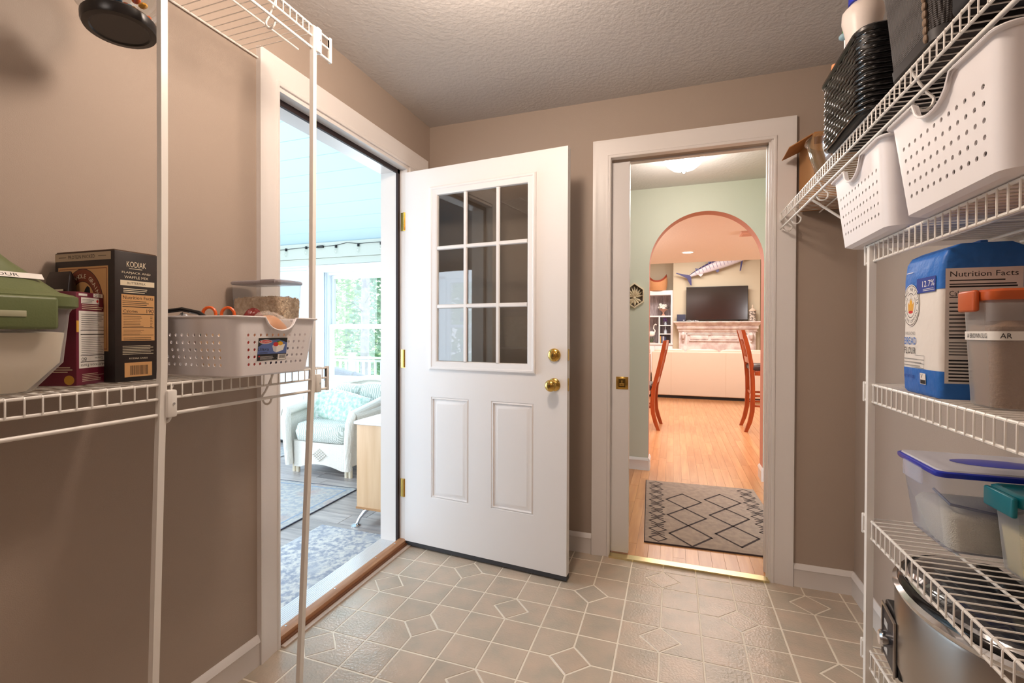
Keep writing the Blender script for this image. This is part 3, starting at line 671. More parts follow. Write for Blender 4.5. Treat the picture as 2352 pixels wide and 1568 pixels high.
# wicker armchair
def wicker(name, rgb, sc=110, axis='Z'):
    if name in MATS: return MATS[name]
    m = mat(name, rgb, .6); nt = m.node_tree; N = nt.nodes; L = nt.links; tc = N.new('ShaderNodeTexCoord')
    w1 = N.new('ShaderNodeTexWave'); w1.bands_direction = 'X'; w1.inputs['Scale'].default_value = sc * .32
    w2 = N.new('ShaderNodeTexWave'); w2.bands_direction = 'Z'; w2.inputs['Scale'].default_value = sc * .42
    w3 = N.new('ShaderNodeTexWave'); w3.bands_direction = 'Y'; w3.inputs['Scale'].default_value = sc * .32
    for w_ in (w1, w2, w3): L.new(tc.outputs['Object'], w_.inputs['Vector'])
    a = N.new('ShaderNodeMath'); a.operation = 'MULTIPLY'; L.new(w1.outputs['Fac'], a.inputs[0]); L.new(w2.outputs['Fac'], a.inputs[1])
    b2 = N.new('ShaderNodeMath'); b2.operation = 'ADD'; L.new(a.outputs[0], b2.inputs[0]); L.new(w3.outputs['Fac'], b2.inputs[1])
    bp = N.new('ShaderNodeBump'); bp.inputs['Strength'].default_value = .6; bp.inputs['Distance'].default_value = .005; L.new(b2.outputs[0], bp.inputs['Height']); L.new(bp.outputs[0], N['Principled BSDF'].inputs['Normal']); return m
WICK = wicker('cream_wicker', (244, 240, 230)); WICKG = wicker('grey_wicker', (150, 158, 176))
def fret(name, a, b, sc=7.0):
    m = mat(name, a, .9); nt = m.node_tree; N = nt.nodes; L = nt.links; tc = N.new('ShaderNodeTexCoord')
    ck = N.new('ShaderNodeTexChecker'); ck.inputs['Scale'].default_value = sc
    mp = N.new('ShaderNodeMapping'); mp.inputs['Rotation'].default_value = (.3, .4, .78); L.new(tc.outputs['Object'], mp.inputs[0]); L.new(mp.outputs[0], ck.inputs['Vector'])
    out = []
    for d in ('X', 'Y'):
        w_ = N.new('ShaderNodeTexWave'); w_.bands_direction = d; w_.inputs['Scale'].default_value = sc * .95; L.new(mp.outputs[0], w_.inputs['Vector']); out.append(w_)
    mx = N.new('ShaderNodeMix'); L.new(ck.outputs['Fac'], mx.inputs[0]); L.new(out[0].outputs['Fac'], mx.inputs[2]); L.new(out[1].outputs['Fac'], mx.inputs[3])
    r = N.new('ShaderNodeValToRGB'); r.color_ramp.interpolation = 'CONSTANT'; r.color_ramp.elements[0].color = lin(a); r.color_ramp.elements[1].color = lin(b); r.color_ramp.elements[1].position = .5
    L.new(mx.outputs[0], r.inputs[0]); L.new(r.outputs[0], N['Principled BSDF'].inputs['Base Color']); return m
FRET = fret('white_green_fret_fabric', (232, 236, 230), (182, 190, 180), 22.0)
PAIS = mat('aqua_leaf_fabric', (232, 240, 234), .9, vary=((172, 206, 190), 34, .12))
def pillow(mb, c, w, h, t, rot=None):
    def fn(u, v):
        x = (u - .5) * 2; y = (v - .5) * 2; return (x * w / 2 * (1 - .06 * y * y), 0, y * h / 2 * (1 - .06 * x * x))
    T = Matrix.Translation(c) @ (rot or Matrix.Identity(4)); mb.at(T)
    for sg in (1, -1):
        mb.grid(lambda u, v: (lambda p: (p[0], sg * t / 2 * (max(0, (1 - (2 * u - 1) ** 4) * (1 - (2 * v - 1) ** 4))) ** .5, p[2]))(fn(u, v)), 14, 14)
    mb.at(None); return mb
def armchair(name, label, loc, rz, WM, seatm, s=1.0):
    t = thing(name, label, 'armchair', loc, rz)
    # base skirt with arched lower edge
    def skirt(u, v):
        x = (u - .5) * .62; edge = .055 + .045 * max(0, 1 - (abs(u - .5) * 2.6) ** 2); z = edge + (.30 - edge) * v; return (x, -.015 * math.sin(PI * u) , z)
    MB().grid(skirt, 24, 8).build('front_skirt', WM, t)
    dm = MB()
    for i in range(5):
        for j in range(5): dm.ell(((i - j) * .017, -.024, .19 + (i + j - 4) * .013), (.010, .006, .010), 6, 4)
    dm.build('raised_diamond', WM, t, kind='stuff')
    MB().box((-.33, .02, .10), (.33, .70, .30)).build('seat_base', WM, t)
    for sx in (-1, 1):
        # arm: swept rounded panel rolling outward at the front
        def arm(u, v):
            y = -.03 + .73 * u; top = .60 + .06 * u * u
            a = v * PI * 1.15; r = .055
            if v < .5: z = .09 + (top - .09 - r) * (v / .5); x = .315 + .05 * (v / .5) * (1 - .3 * u); return (sx * x, y, z)
            aa = (v - .5) / .5 * PI * 1.1; return (sx * (.365 + .015 + r * (-.3 - math.cos(aa) * 1.0) * -1 * .0 + .055 * (1 - math.cos(aa)) * .5 - .055 * .0), y, top - r + r * math.sin(aa))
        m_ = MB(); m_.grid(arm, 14, 18)
        m_.build('arm', WM, t)
        MB().tube([(sx * .335, -.03, .08), (sx * .345, -.045, .3), (sx * .36, -.04, .5), (sx * .375, -.02, .575), (sx * .375, .2, .61), (sx * .37, .5, .66), (sx * .34, .7, .74)], [.035, .038, .042, .048, .045, .045, .045], 10).build('arm_roll', WM, t)
        for yy in (.0, .62):
            for d in (-.022, .022): MB().lathe([(.0, 0), (.018, 0), (.019, .09), (0, .09)], 10, (sx * .30 + d, yy + .02, 0)).build('leg', mat('cream_leg', (222, 212, 190), .5), t)
    def back(u, v):
        a = (u - .5) * 2; x = a * .37; y = .66 + .08 * (1 - a * a) + .10 * v; z = .25 + v * (.50 + .07 * (1 - a * a)); return (x, y, z)
    MB().grid(back, 16, 10).build('backrest', WM, t)
    MB().tube([back(i / 16, 1) for i in range(17)], .035, 8).build('back_roll', WM, t)
    MB().loft([(.30, .25, .29, .06, 0, .30), (.315, .285, .33, .08, 0, .30), (.39, .30, .345, .09, 0, .30), (.46, .285, .33, .09, 0, .30), (.478, .24, .28, .08, 0, .30)], 5).build('seat_cushion', seatm, t, angle=60)
    return t
ac = armchair('wicker_armchair', 'cream wicker armchair with fret patterned cushions under the sunroom window', (-3.10, 3.50, SZ), 0, WICK, FRET)
rx = lambda a: Matrix.Rotation(a, 4, 'X')
m_ = pillow(MB(), (-.16, .58, .62), .34, .34, .16, rx(-.35)); m_.build('back_cushion', FRET, ac, angle=70)
m_ = pillow(MB(), (.17, .58, .64), .34, .34, .16, rx(-.35)); m_.build('back_cushion', FRET, ac, angle=70)
p1 = thing('throw_pillow', 'aqua and white leaf patterned pillow lying forward on the armchair', 'pillow', (-3.08, 3.80, SZ + .58), .0)
m_ = pillow(MB(), (0, 0, 0), .50, .33, .14, Matrix.Rotation(.18, 4, 'Y') @ rx(-.5)); m_.build('pillow_cover', PAIS, p1, angle=70)
MB().tube([(T.x, T.y, T.z) for T in [(Matrix.Rotation(.18, 4, 'Y') @ rx(-.5)) @ Vector((x * .235, 0, z * .155)) for x, z in ((-1, -1), (0, -.94), (1, -1), (.96, 0), (1, 1), (0, .94), (-1, 1), (-.96, 0))]], .006, 6, closed=True).build('piping', VINYLW, p1)
p2 = thing('throw_pillow', 'aqua and white leaf patterned pillow leaning in the left of the armchair', 'pillow', (-3.34, 3.83, SZ + .57), .3)
m_ = pillow(MB(), (0, 0, 0), .30, .34, .13, rx(-.3)); m_.build('pillow_cover', PAIS, p2, angle=70)

# cabinet
CABW = woodmat('light_maple_veneer', (222, 186, 148), (206, 166, 126), 'Z', .8, .35, .02)
cb = thing('cabinet', 'light maple cabinet with a white top on chrome legs, behind the door jamb', 'cabinet', (-2.08, 2.70, SZ))
MB().rbox((0, 0, .115), (.49, 1.25, .69), .003).build('cabinet_body', CABW, cb)
MB().box((-.004, -.004, .105), (.494, 1.254, .118)).build('bottom_panel', woodmat('maple_edge', (196, 150, 104), (170, 124, 82), 'X', 1, .4, .02), cb)
MB().loft([(.692, .262, .64, .03, .245, .625), (.696, .268, .646, .03, .245, .625), (.708, .268, .646, .03, .245, .625), (.712, .262, .64, .03, .245, .625)], 5).build('cabinet_top', mat('white_cabinet_top', (244, 246, 250), .2), cb)
def cleg(x, y, sx, sy):
    MB().tube([(x, y, .11), (x + sx * .02, y + sy * .01, .09), (x + sx * .045, y + sy * .025, .05), (x + sx * .055, y + sy * .035, .015)], [.02, .016, .011, .011], 10).lathe([(0, 0), (.034, 0), (.034, .006), (.02, .014), (.0, .018)], 16, (x + sx * .06, y + sy * .04, 0)).build('leg', CHROME, cb)
cleg(.08, .03, -1, -1.6); cleg(.44, .03, 0, -1.6); cleg(.08, 1.2, -1, 1); cleg(.44, 1.2, 0, 1)

# ================================================================ OUTSIDE
DECKM = mat('pale_deck', (214, 212, 206), .7); smb(MB().box((-14, 4.52, -.32), (-2.4, 7.9, -.18)), 'deck', DECKM, 'pale timber deck outside the sunroom', 'deck')
smb(MB().box((-60, -40, -1.6), (40, 60, -1.5)), 'ground', mat('spring_grass', (150, 176, 112), .95, vary=((112, 140, 84), 1.5, .2)), 'green ground under the trees', 'ground')
rl = thing('deck_railing', 'white deck railing with square balusters outside the window', 'railing', (-6.5, 7.5, -.18))
MB().box((-4.5, -.05, .84), (2.2, .09, .875)).build('top_rail', VINYLW, rl); MB().box((-4.5, -.0, .10), (2.2, .04, .14)).box((-4.5, -.0, .78), (2.2, .04, .82)).build('rail', VINYLW, rl)
bb = MB().box((-.018, -.018, .12), (.018, .018, .79)).mesh('baluster'); bb.materials.append(VINYLW)
for k in range(48): inst(bb, 'baluster', rl, (-4.4 + k * .135, .02, 0))
for x in (-4.5, -2.8, -1.1, .6, 2.1): MB().box((x - .05, -.03, 0), (x + .05, .07, .92)).box((x - .07, -.05, .92), (x + .07, .09, .95)).build('post', VINYLW, rl)
oc = armchair('outdoor_chair', 'grey wicker tub chair on the deck outside the window', (-4.30, 5.9, -.13), PI * .97, WICKG, mat('slate_cushion', (120, 132, 158), .9))
BARK = mat('grey_bark', (176, 170, 182), .9, vary=((136, 130, 142), 9, .15), bump=(30, .7)); 
LEAFS = [mat('pale_spring_leaf', (206, 226, 180), .8), mat('mid_green_leaf', (160, 196, 132), .8), mat('pine_green_leaf', (120, 166, 130), .8)]
def tree(x, y, h, r, kind, label, seed, crown0=.15, n=900, ls=.16, spread=2.2):
    random.seed(seed); t = thing('tree', label, 'tree', (x, y, -1.55), group='trees beyond the deck and lawn')
    m_ = MB().tube([(0, 0, 0), (.05, .02, h * .35), (-.04, .05, h * .7), (.02, 0, h)], [r, r * .85, r * .6, r * .25], 9)
    for k in range(7):
        a = random.random() * 6.28; z = h * random.uniform(.25, .9); L = spread * random.uniform(.4, .8)
        m_.tube([(0, 0, z), (L * .5 * math.cos(a), L * .5 * math.sin(a), z + L * .25), (L * math.cos(a), L * math.sin(a), z + L * .5)], [r * .25, r * .15, r * .05], 5)
    m_.build('trunk', BARK, t)
    vs = []; fs = []
    for k in range(n):
        a = random.random() * 6.28; zz = h * (crown0 + (1.03 - crown0) * random.random()); rr = spread * math.sqrt(random.random()) * (1.1 - .6 * zz / h)
        c = Vector((rr * math.cos(a), rr * math.sin(a), zz + random.uniform(-.2, .2)))
        u = Vector((random.gauss(0, 1), random.gauss(0, 1), random.gauss(0, .5))).normalized() * ls * random.uniform(.6, 1.3); v = u.orthogonal().normalized() * ls * .55
        o = len(vs); vs += [c - u, c + v * .8, c + u, c - v * .8]; fs.append((o, o + 1, o + 2, o + 3))
    mm = MB(); mm.raw(vs, fs); mm.use(LEAFS[kind]); mm.m = [0] * len(fs)
    o = bpy.data.objects.new('foliage', bpy.data.meshes.new('foliage')); o.data.from_pydata(mm.v, [], mm.f); o.data.materials.append(LEAFS[kind]); COL.objects.link(o); o.parent = t; o['kind'] = 'stuff'
tree(-8.45, 11.3, 13, .135, 0, 'thick grey barked tree with pale leaves at the right of the window view', 1, .55, 600, .12, 1.1)
tree(-11.2, 13.0, 12, .09, 0, 'slim pale tree just left of the thick barked one', 2, .4, 600, .11, 1.0)
tree(-14.2, 15.2, 12, .10, 1, 'slim mid green tree at the left of the window view', 3, .2, 700, .11, 1.2)
tree(-12.0, 18.2, 7, .12, 2, 'bushy pine green tree behind the slim trunks', 4, .02, 3800, .15, 2.4)
tree(-17.6, 20.0, 8, .14, 1, 'broad mid green tree far left beyond the railing', 5, .02, 3600, .17, 2.8)
tree(-14.5, 25.5, 12, .2, 0, 'tall pale tree farthest back in the window view', 6, .1, 1500, .26, 3.4)
tree(-22.0, 27.5, 12, .2, 0, 'tall pale tree at the far left back', 12, .05, 1500, .26, 3.6)
tree(-3.6, -7.4, 7, .14, 1, 'bushy green tree outside the sunroom windows behind the camera', 7, .02, 2600, .2, 2.0)
tree(-8.2, -8.0, 7, .14, 0, 'bushy pale green tree outside the windows behind the camera', 8, .02, 2600, .2, 2.0)
tree(.8, -9.5, 7, .14, 2, 'dark bushy tree outside the windows behind the camera', 9, .02, 2200, .2, 2.0)
tree(-12.0, 3.4, 7, .14, 1, 'bushy green tree outside the left sunroom windows', 10, .02, 2000, .2, 2.2)
tree(-12.0, -2.6, 7, .14, 0, 'pale green tree outside the left sunroom windows', 11, .02, 2000, .2, 2.2)
# ================================================================ HALL RUG
SAND = mat('greige_flatweave', (186, 166, 150), .95, vary=((164, 146, 134), 30, .2), bump=(300, .5)); CHAR = mat('charcoal_pattern', (66, 54, 54), .95)
hr = thing('hall_rug', 'greige rug with charcoal diamond lattice on the oak floor of the hall', 'rug', (-.153, 2.723, 0), math.atan2(.039, 1.137) * 1.0 + .012)
RW, RL = .775, 1.14
MB().rbox((0, 0, .0005), (RW, RL, .007), .003).build('rug_pile', SAND, hr)
pm = MB().use(CHAR)
def stroke(x0, y0, x1, y1, w=.013):
    d = Vector((x1 - x0, y1 - y0)); n = Vector((-d.y, d.x)).normalized() * w / 2; e = d.normalized() * w * .4
    pm.raw([(x0 + n.x - e.x, y0 + n.y - e.y, .0076), (x0 - n.x - e.x, y0 - n.y - e.y, .0076), (x1 - n.x + e.x, y1 - n.y + e.y, .0076), (x1 + n.x + e.x, y1 + n.y + e.y, .0076)], [(0, 1, 2, 3)])
for cx in (.255, .515):
    for k in range(4):
        cy = .15 + .29 * k + (.07 if cx > .4 else 0)
        hy = .145; hx = .115
        if cy + hy > RL + .02: continue
        stroke(cx - hx, cy, cx, cy + hy); stroke(cx, cy + hy, cx + hx, cy); stroke(cx + hx, cy, cx, cy - hy) if cy - hy > .0 else 0; stroke(cx, cy - hy, cx - hx, cy) if cy - hy > 0 else 0
for cx in (.075, .70):
    for k in range(9):
        cy = .065 + .125 * k; hx, hy = .048, .046
        for a in ((-hx, 0, 0, hy), (0, hy, hx, 0), (hx, 0, 0, -hy), (0, -hy, -hx, 0)): stroke(cx + a[0], cy + a[1], cx + a[2], cy + a[3], .009)
        if k < 8: stroke(cx - .034, cy + .045, cx + .034, cy + .080, .009); stroke(cx + .034, cy + .045, cx - .034, cy + .080, .009)
pm.build('diamond_pattern', None, hr)
MB().box((.001, -.0015, .0004), (RW - .001, .004, .0078)).box((-.0015, .001, .0004), (.003, RL, .0078)).build('bound_edge', CHAR, hr)
# wall plaque
CARV = mat('carved_greywood', (234, 218, 190), .6, vary=((206, 184, 152), 18, .2))
pq = thing('carved_plaque', 'pointed carved wooden plaque on the sage wall left of the arch', 'plaque', (-.325, 4.16, 1.50))
out = [(-.078, -.055), (0, -.108), (.078, -.055), (.078, .055), (0, .112), (-.078, .055)]
m_ = MB().prism([(x, z) for x, z in out], -.006, 0, 'Y')
vs = [(x, -.028, z) for x, z in out] + [(x * .88, -.030, z * .88) for x, z in out] + [(x, -.006, z) for x, z in out] + [(x * .88, -.006, z * .88) for x, z in out]
m_.raw(vs, [(i, (i + 1) % 6, 6 + (i + 1) % 6, 6 + i) for i in range(6)] + [(i, 12 + i, 12 + (i + 1) % 6, (i + 1) % 6) for i in range(6)] + [(6 + i, 6 + (i + 1) % 6, 18 + (i + 1) % 6, 18 + i) for i in range(6)])
m_.build('plaque_frame', CARV, pq)
MB().prism([(x * .87, z * .87) for x, z in out], -.0075, -.006, 'Y').build('dark_recess', mat('deep_recess', (84, 70, 58), .8), pq)
def leafblade(x0, z0, ang, L, w):
    m = MB(); n = 8; vs = []
    for i in range(n + 1):
        t = i / n; ww = w * math.sin(PI * min(1, t * .9 + .08)); px_, pz_ = x0 + L * t * math.sin(ang), z0 + L * t * math.cos(ang); cx_, sx_ = math.cos(ang) * ww, -math.sin(ang) * ww
        vs += [(px_ - cx_, -.012, pz_ - sx_), (px_, -.026, pz_), (px_ + cx_, -.012, pz_ + sx_)]
    m.raw(vs, [(3 * i + j, 3 * i + j + 1, 3 * i + j + 4, 3 * i + j + 3) for i in range(n) for j in range(2)]); return m
for a in (-1.35, -.95, -.6, -.28, 0, .28, .6, .95, 1.35): leafblade(0, -.015, a, .092 - .012 * abs(a), .0085).build('carved_leaf', CARV, pq)
for a in (2.5, 2.0, -2.5, -2.0, 3.1): leafblade(0, -.025, a, .066, .012).build('carved_leaf', CARV, pq)
MB().ell((0, -.022, -.02), (.013, .008, .013)).build('carved_boss', CARV, pq)

# ================================================================ STOOLS
CHERRY = woodmat('cherry_wood', (186, 92, 42), (150, 64, 28), 'Z', 1.2, .28, .05, coat=.3); LEATH = mat('dark_brown_leather', (52, 36, 32), .35)
def stool(name, label, loc, rz, seat_z, top, width, depth, path, ped):
    """faces local +x; path = rear post profile (x,z)"""
    t = thing(name, label, 'chair', loc, rz)
    for s in (-1, 1):
        y = s * width / 2; m = MB(); n = len(path); vs = []
        for i, (x, z) in enumerate(path):
            w = .024 if 0 < i < n - 1 else .020
            for dx, dy in ((-w, -.018), (w, -.018), (w, .018), (-w, .018)): vs.append((x + dx, y + dy, z))
        fs = [(4 * i + j, 4 * i + (j + 1) % 4, 4 * i + 4 + (j + 1) % 4, 4 * i + 4 + j) for i in range(n - 1) for j in range(4)] + [(3, 2, 1, 0), (4 * n - 4, 4 * n - 3, 4 * n - 2, 4 * n - 1)]
        m.raw(vs, fs).build('rear_post', CHERRY, t, angle=30)
        MB().raw([(depth - .022, y - .018, 0), (depth + .014, y - .018, 0), (depth + .014, y + .018, 0), (depth - .022, y + .018, 0), (depth - .03, y - .02, seat_z - .06), (depth + .014, y - .02, seat_z - .06), (depth + .014, y + .02, seat_z - .06), (depth - .03, y + .02, seat_z - .06)],
                 [(3, 2, 1, 0), (4, 5, 6, 7), (0, 1, 5, 4), (1, 2, 6, 5), (2, 3, 7, 6), (3, 0, 4, 7)]).build('front_leg', CHERRY, t)
        MB().rbox((.02, y - .011, seat_z - .125), (depth, y + .011, seat_z - .065), .003).build('side_rail', CHERRY, t)
        for zz in ped: MB().rbox((.01, y - .009, zz), (depth, y + .009, zz + .026), .003).build('stretcher', CHERRY, t)
    MB().rbox((depth - .012, -width / 2, seat_z - .125), (depth + .01, width / 2, seat_z - .065), .003).build('front_rail', CHERRY, t)
    for zz in ped[:1]: MB().rbox((depth - .01, -width / 2, zz + .04), (depth + .008, width / 2, zz + .07), .003).build('cross_stretcher', CHERRY, t); MB().rbox((-.01, -width / 2, zz + .02), (.01, width / 2, zz + .05), .003).build('cross_stretcher', CHERRY, t)
    MB().loft([(seat_z - .065, depth / 2 + .01, width / 2 + .005, .02, depth / 2, 0), (seat_z - .06, depth / 2 + .02, width / 2 + .02, .03, depth / 2, 0), (seat_z - .02, depth / 2 + .022, width / 2 + .022, .04, depth / 2, 0), (seat_z, depth / 2 - .0, width / 2, .04, depth / 2, 0), (seat_z + .004, depth / 2 - .05, width / 2 - .05, .03, depth / 2, 0)], 4).build('seat', LEATH, t, angle=60)
    def px_at(z):
        for i in range(len(path) - 1):
            if path[i][1] <= z <= path[i + 1][1]:
                k = (z - path[i][1]) / (path[i + 1][1] - path[i][1]); return path[i][0] + k * (path[i + 1][0] - path[i][0])
        return path[-1][0]
    zt = path[-1][1]
    def rail(z0, z1, nm):
        m = MB(); n = 8; vs = []
        for i in range(n + 1):
            y = -width / 2 + .016 + (width - .032) * i / n; bow = -.014 * (1 - (2 * i / n - 1) ** 2)
            for z in (z0, z1):
                for dx in (-.011, .011): vs.append((px_at(z) + dx + bow, y, z))
        fs = []
        for i in range(n):
            a = 4 * i; b = a + 4; fs += [(a, a + 1, b + 1, b), (a + 2, b + 2, b + 3, a + 3), (a, b, b + 2, a + 2), (a + 1, a + 3, b + 3, b + 1)]
        m.raw(vs, fs + [(0, 2, 3, 1), (4 * n, 4 * n + 1, 4 * n + 3, 4 * n + 2)]).build(nm, CHERRY, t)
    rail(zt - .115, zt - .002, 'crest_rail'); zl = seat_z + .02; rail(zl, zl + .07, 'lower_rail')
    for k in range(5):
        y = (k - 2) * (width - .1) / 4.6; bow = -.014 * (1 - (2 * y / width) ** 2)
        m = MB(); zs_ = [zl + .07 + (zt - .115 - zl - .07) * i / 6 for i in range(7)]
        m.tube([(px_at(z) + bow, y, z) for z in zs_], .011, 4, flat=.8); m.build('back_slat', CHERRY, t)
    return t
stool('dining_chair', 'cherry wood dining chair with a dark leather seat, left of the arch view', (-.262, 6.12, 0), PI - .05, .545, 1.08, .44, .42,
      [(-.098, 0), (-.062, .10), (-.036, .2), (-.026, .33), (-.040, .50), (-.080, .66), (-.118, .82), (-.150, .97), (-.170, 1.085)], (.24,))
stool('bar_stool', 'tall cherry wood bar stool with a dark leather seat, right of the arch view', (.885, 6.38, 0), 0, .80, 1.21, .43, .42,
      [(-.072, 0), (-.03, .12), (-.005, .25), (.0, .45), (-.004, .62), (-.018, .80), (-.045, .95), (-.078, 1.09), (-.112, 1.215)], (.42, .30))

# ================================================================ SOFA
CREAM = mat('cream_leather', (226, 210, 192), .5, bump=(140, .08)); CREAM2 = mat('rosy_cream_leather', (232, 204, 190), .5)
so = thing('sofa', 'long cream sofa seen from behind on the oak floor beyond the arch', 'sofa', (.95, 8.86, 0))
MB().rbox((-1.335, 0, .05), (1.40, .14, .835), .02, 3).build('backrest', CREAM, so)
MB().rbox((-1.335, .10, .08), (1.40, .98, .42), .02).build('seat_base', CREAM, so)
MB().box((-1.32, .03, 0), (1.38, .95, .06)).build('under_gap_shade', mat('gap_shade_black', (20, 14, 12), .7), so)  # black box painting the shade of the open gap under the sofa
for s in (-1, 1): MB().rbox((-1.335 if s < 0 else 1.18, .12, .06), (-1.12 if s < 0 else 1.40, .98, .62), .05, 3).build('armrest', CREAM, so)
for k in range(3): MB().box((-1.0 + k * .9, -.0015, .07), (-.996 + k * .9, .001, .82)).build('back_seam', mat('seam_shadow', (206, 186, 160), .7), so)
cx = [(-1.31, -.76), (-.745, -.195), (-.18, .56), (.58, 1.36)]
for a, b in cx:
    m_ = MB(); w = (b - a) / 2; m_.loft([(.55, w - .02, .10, .05, (a + b) / 2, .24), (.62, w, .12, .06, (a + b) / 2, .24), (.81, w, .11, .06, (a + b) / 2, .21), (.86, w - .02, .08, .05, (a + b) / 2, .20), (.880, w - .10, .04, .03, (a + b) / 2, .2)], 4); m_.build('back_cushion', CREAM, so, angle=70)
s2 = thing('sofa_section', 'rosy cream end section of the sofa at the far left of the arch view', 'sofa', (-.92, 8.90, 0))
MB().rbox((-.6, 0, .04), (.515, .14, .80), .02, 3).rbox((-.6, .1, .05), (.515, .9, .42), .02).loft([(.55, .25, .1, .05, .24, .22), (.86, .26, .1, .05, .24, .2), (.90, .2, .05, .04, .24, .2)], 4).build('sofa_body', CREAM2, s2)
MB().box((-.58, .03, 0), (.5, .85, .045)).build('under_gap_shade', MATS['gap_shade_black'], s2)  # same painted gap shade under the end section

# ================================================================ FIREPLACE WALL
WASH = mat('whitewashed_wood', (236, 228, 226), .6, vary=((206, 188, 186), 7, .12), stretch=(1, 1, 1))
fp = thing('fireplace', 'whitewashed carved fireplace surround with a dark firebox under the television', 'fireplace', (.97, 12.5, 0))
m_ = MB().box((-.99, -.30, 1.425), (.99, 0, 1.452)); m_.build('mantel_shelf', WASH, fp)
prof = [(.30, 1.425), (.27, 1.40), (.22, 1.36), (.20, 1.34), (.20, 1.28), (.18, 1.27), (.155, 1.25), (.155, 1.215), (.13, 1.20), (.13, 1.16)]
m_ = MB(); vs = []; 
for d, z in prof:
    e = .86 + (d - .13) * .72; vs += [(-e, 0, z), (-e, -d, z), (e, -d, z), (e, 0, z)]
m_.raw(vs, [(4 * i + j, 4 * i + j + 1, 4 * i + j + 5, 4 * i + j + 4) for i in range(len(prof) - 1) for j in range(3)]); m_.build('mantel_moulding', WASH, fp, angle=25)
for k in range(52): MB().box((-.88 + k * .0345, -.150, 1.205), (-.862 + k * .0345, -.13, 1.225)).build('dentil', WASH, fp)
for x in (-.62, 0, .62): MB().rbox((x - .14, -.207, 1.295), (x + .14, -.19, 1.33), .006).build('carved_block', WASH, fp)
MB().box((-.68, -.10, 0.62), (.68, 0, 1.17)).box((-.68, -.13, 1.13), (.68, -.1, 1.17)).box((-.62, -.125, .965), (.62, -.1, .99)).build('frieze_board', WASH, fp)
for a, b in ((-.60, -.18), (-.12, .46), (.52, .62)): MB().rbox((a, -.115, 1.01), (b, -.1005, 1.11), .012).build('raised_panel', WASH, fp)
for s in (-1, 1):
    MB().rbox((s * .76 - .10, -.13, .12), (s * .76 + .10, 0, 1.16), .006).rbox((s * .76 - .115, -.15, 0), (s * .76 + .115, 0, .14), .006).build('pilaster', WASH, fp)
    MB().tube([(s * .76, -.13, 1.15), (s * .76, -.19, 1.11), (s * .76, -.18, 1.05), (s * .76, -.14, 1.0), (s * .76, -.16, .95)], [.05, .055, .045, .035, .02], 8).build('corbel', WASH, fp)
    MB().rbox((s * .76 - .07, -.142, .2), (s * .76 + .07, -.13, .9), .01).build('pilaster_panel', WASH, fp)
MB().box((-.66, -.06, 0), (-.52, 0, .95)).box((.52, -.06, 0), (.66, 0, .95)).box((-.52, -.06, .90), (.52, 0, .95)).build('tile_surround', mat('pale_stone', (222, 208, 200), .4), fp)
MB().box((-.52, -.02, .1), (.52, -.005, .90)).build('firebox', mat('firebox_black', (26, 16, 26), .6), fp)
MB().box((-.5, -.045, .865), (.5, -.03, .88)).build('firebox_louvre', mat('louvre', (70, 50, 62), .5), fp)
tv = thing('television', 'large black flat television on the white mantel', 'television', (.967, 12.36, 1.452))
MB().rbox((-.69, -.02, .03), (.69, .03, .85), .006).build('tv_body', BLACK, tv)
MB().box((-.68, -.0215, .045), (.68, -.0202, .838)).build('screen', mat('glossy_screen', (24, 16, 14), .16, spec=.9), tv)
for s in (-.5, .5): MB().tube([(s, -.1, .004), (s, 0, .035), (s, .08, .004)], .008, 6).build('foot', BLACK, tv)
MB().tube([(-.68, -.03, .012), (-.62, -.06, .03), (-.56, -.05, .008), (-.48, -.07, .02), (-.40, -.06, .006)], .004, 5).build('cable', VINYLW, tv)
sp = thing('small_speaker', 'dark blue box speaker on the mantel left of the television', 'speaker', (.165, 12.38, 1.452)); MB().rbox((-.105, -.05, 0), (.10, .05, .175), .006).build('speaker_case', mat('navy_case', (52, 56, 76), .5), sp)
MB().rbox((-.09, -.054, .01), (.085, -.049, .165), .003).build('grille', mat('navy_grille', (62, 66, 88), .8, bump=(300, .5)), sp); MB().box((.04, -.0555, .025), (.075, -.054, .035)).build('badge', VINYLW, sp)
ca = thing('lidded_canister', 'patterned grey canister with a pale domed lid on the mantel right of the television', 'canister', (1.755, 12.36, 1.452))
MB().lathe([(0, 0), (.075, 0), (.078, .01), (.078, .235), (.07, .24), (0, .24)], 20).build('canister_body', mat('fretted_tin', (110, 98, 92), .5, vary=((206, 196, 186), 34, .03)), ca)
MB().lathe([(.08, .238), (.082, .262), (.05, .285), (.016, .31), (.012, .33), (.02, .345), (.012, .365), (.005, .39), (0, .395)], 20, cap=False).build('lid', mat('pale_lid', (214, 196, 178), .5), ca)

# marlin
MAR = mat('marlin_silver', (206, 200, 210), .3); MARB = mat('marlin_blue', (60, 58, 110), .3)
ma = thing('mounted_marlin', 'blue and silver mounted marlin on the khaki wall above the television', 'fish', (.34, 12.40, 2.55))
def mpt(t):  # along the fish from tail to bill
    return Vector((.0 + 1.55 * t, -.02 - .04 * math.sin(PI * t), .02 + .74 * t - .26 * t * t))
def mrad(t): return (.022 + .105 * math.sin(PI * min(1, t * 1.05)) ** .9) if t < .92 else .05
def body(u, v):
    t = v; c = mpt(t); r = mrad(t) * (1 if t < .86 else max(.12, 1 - (t - .86) / .14 * .9)); d = (mpt(min(1, t + .02)) - mpt(max(0, t - .02))).normalized(); up = Vector((-d.z, 0, d.x)); a = 2 * PI * u
    return c + up * (r * math.cos(a)) + Vector((0, -1, 0)) * (r * .55 * math.sin(a))
m_ = MB(); m_.grid(body, 20, 30, closeu=True); nf = len(m_.f); m_.use(MAR); m_.use(MARB)
m_.m = [1 if ((i % 20) / 20 < .15 or (i % 20) / 20 >= .85) else 0 for i in range(nf)]; m_.build('fish_body', None, ma, angle=80)
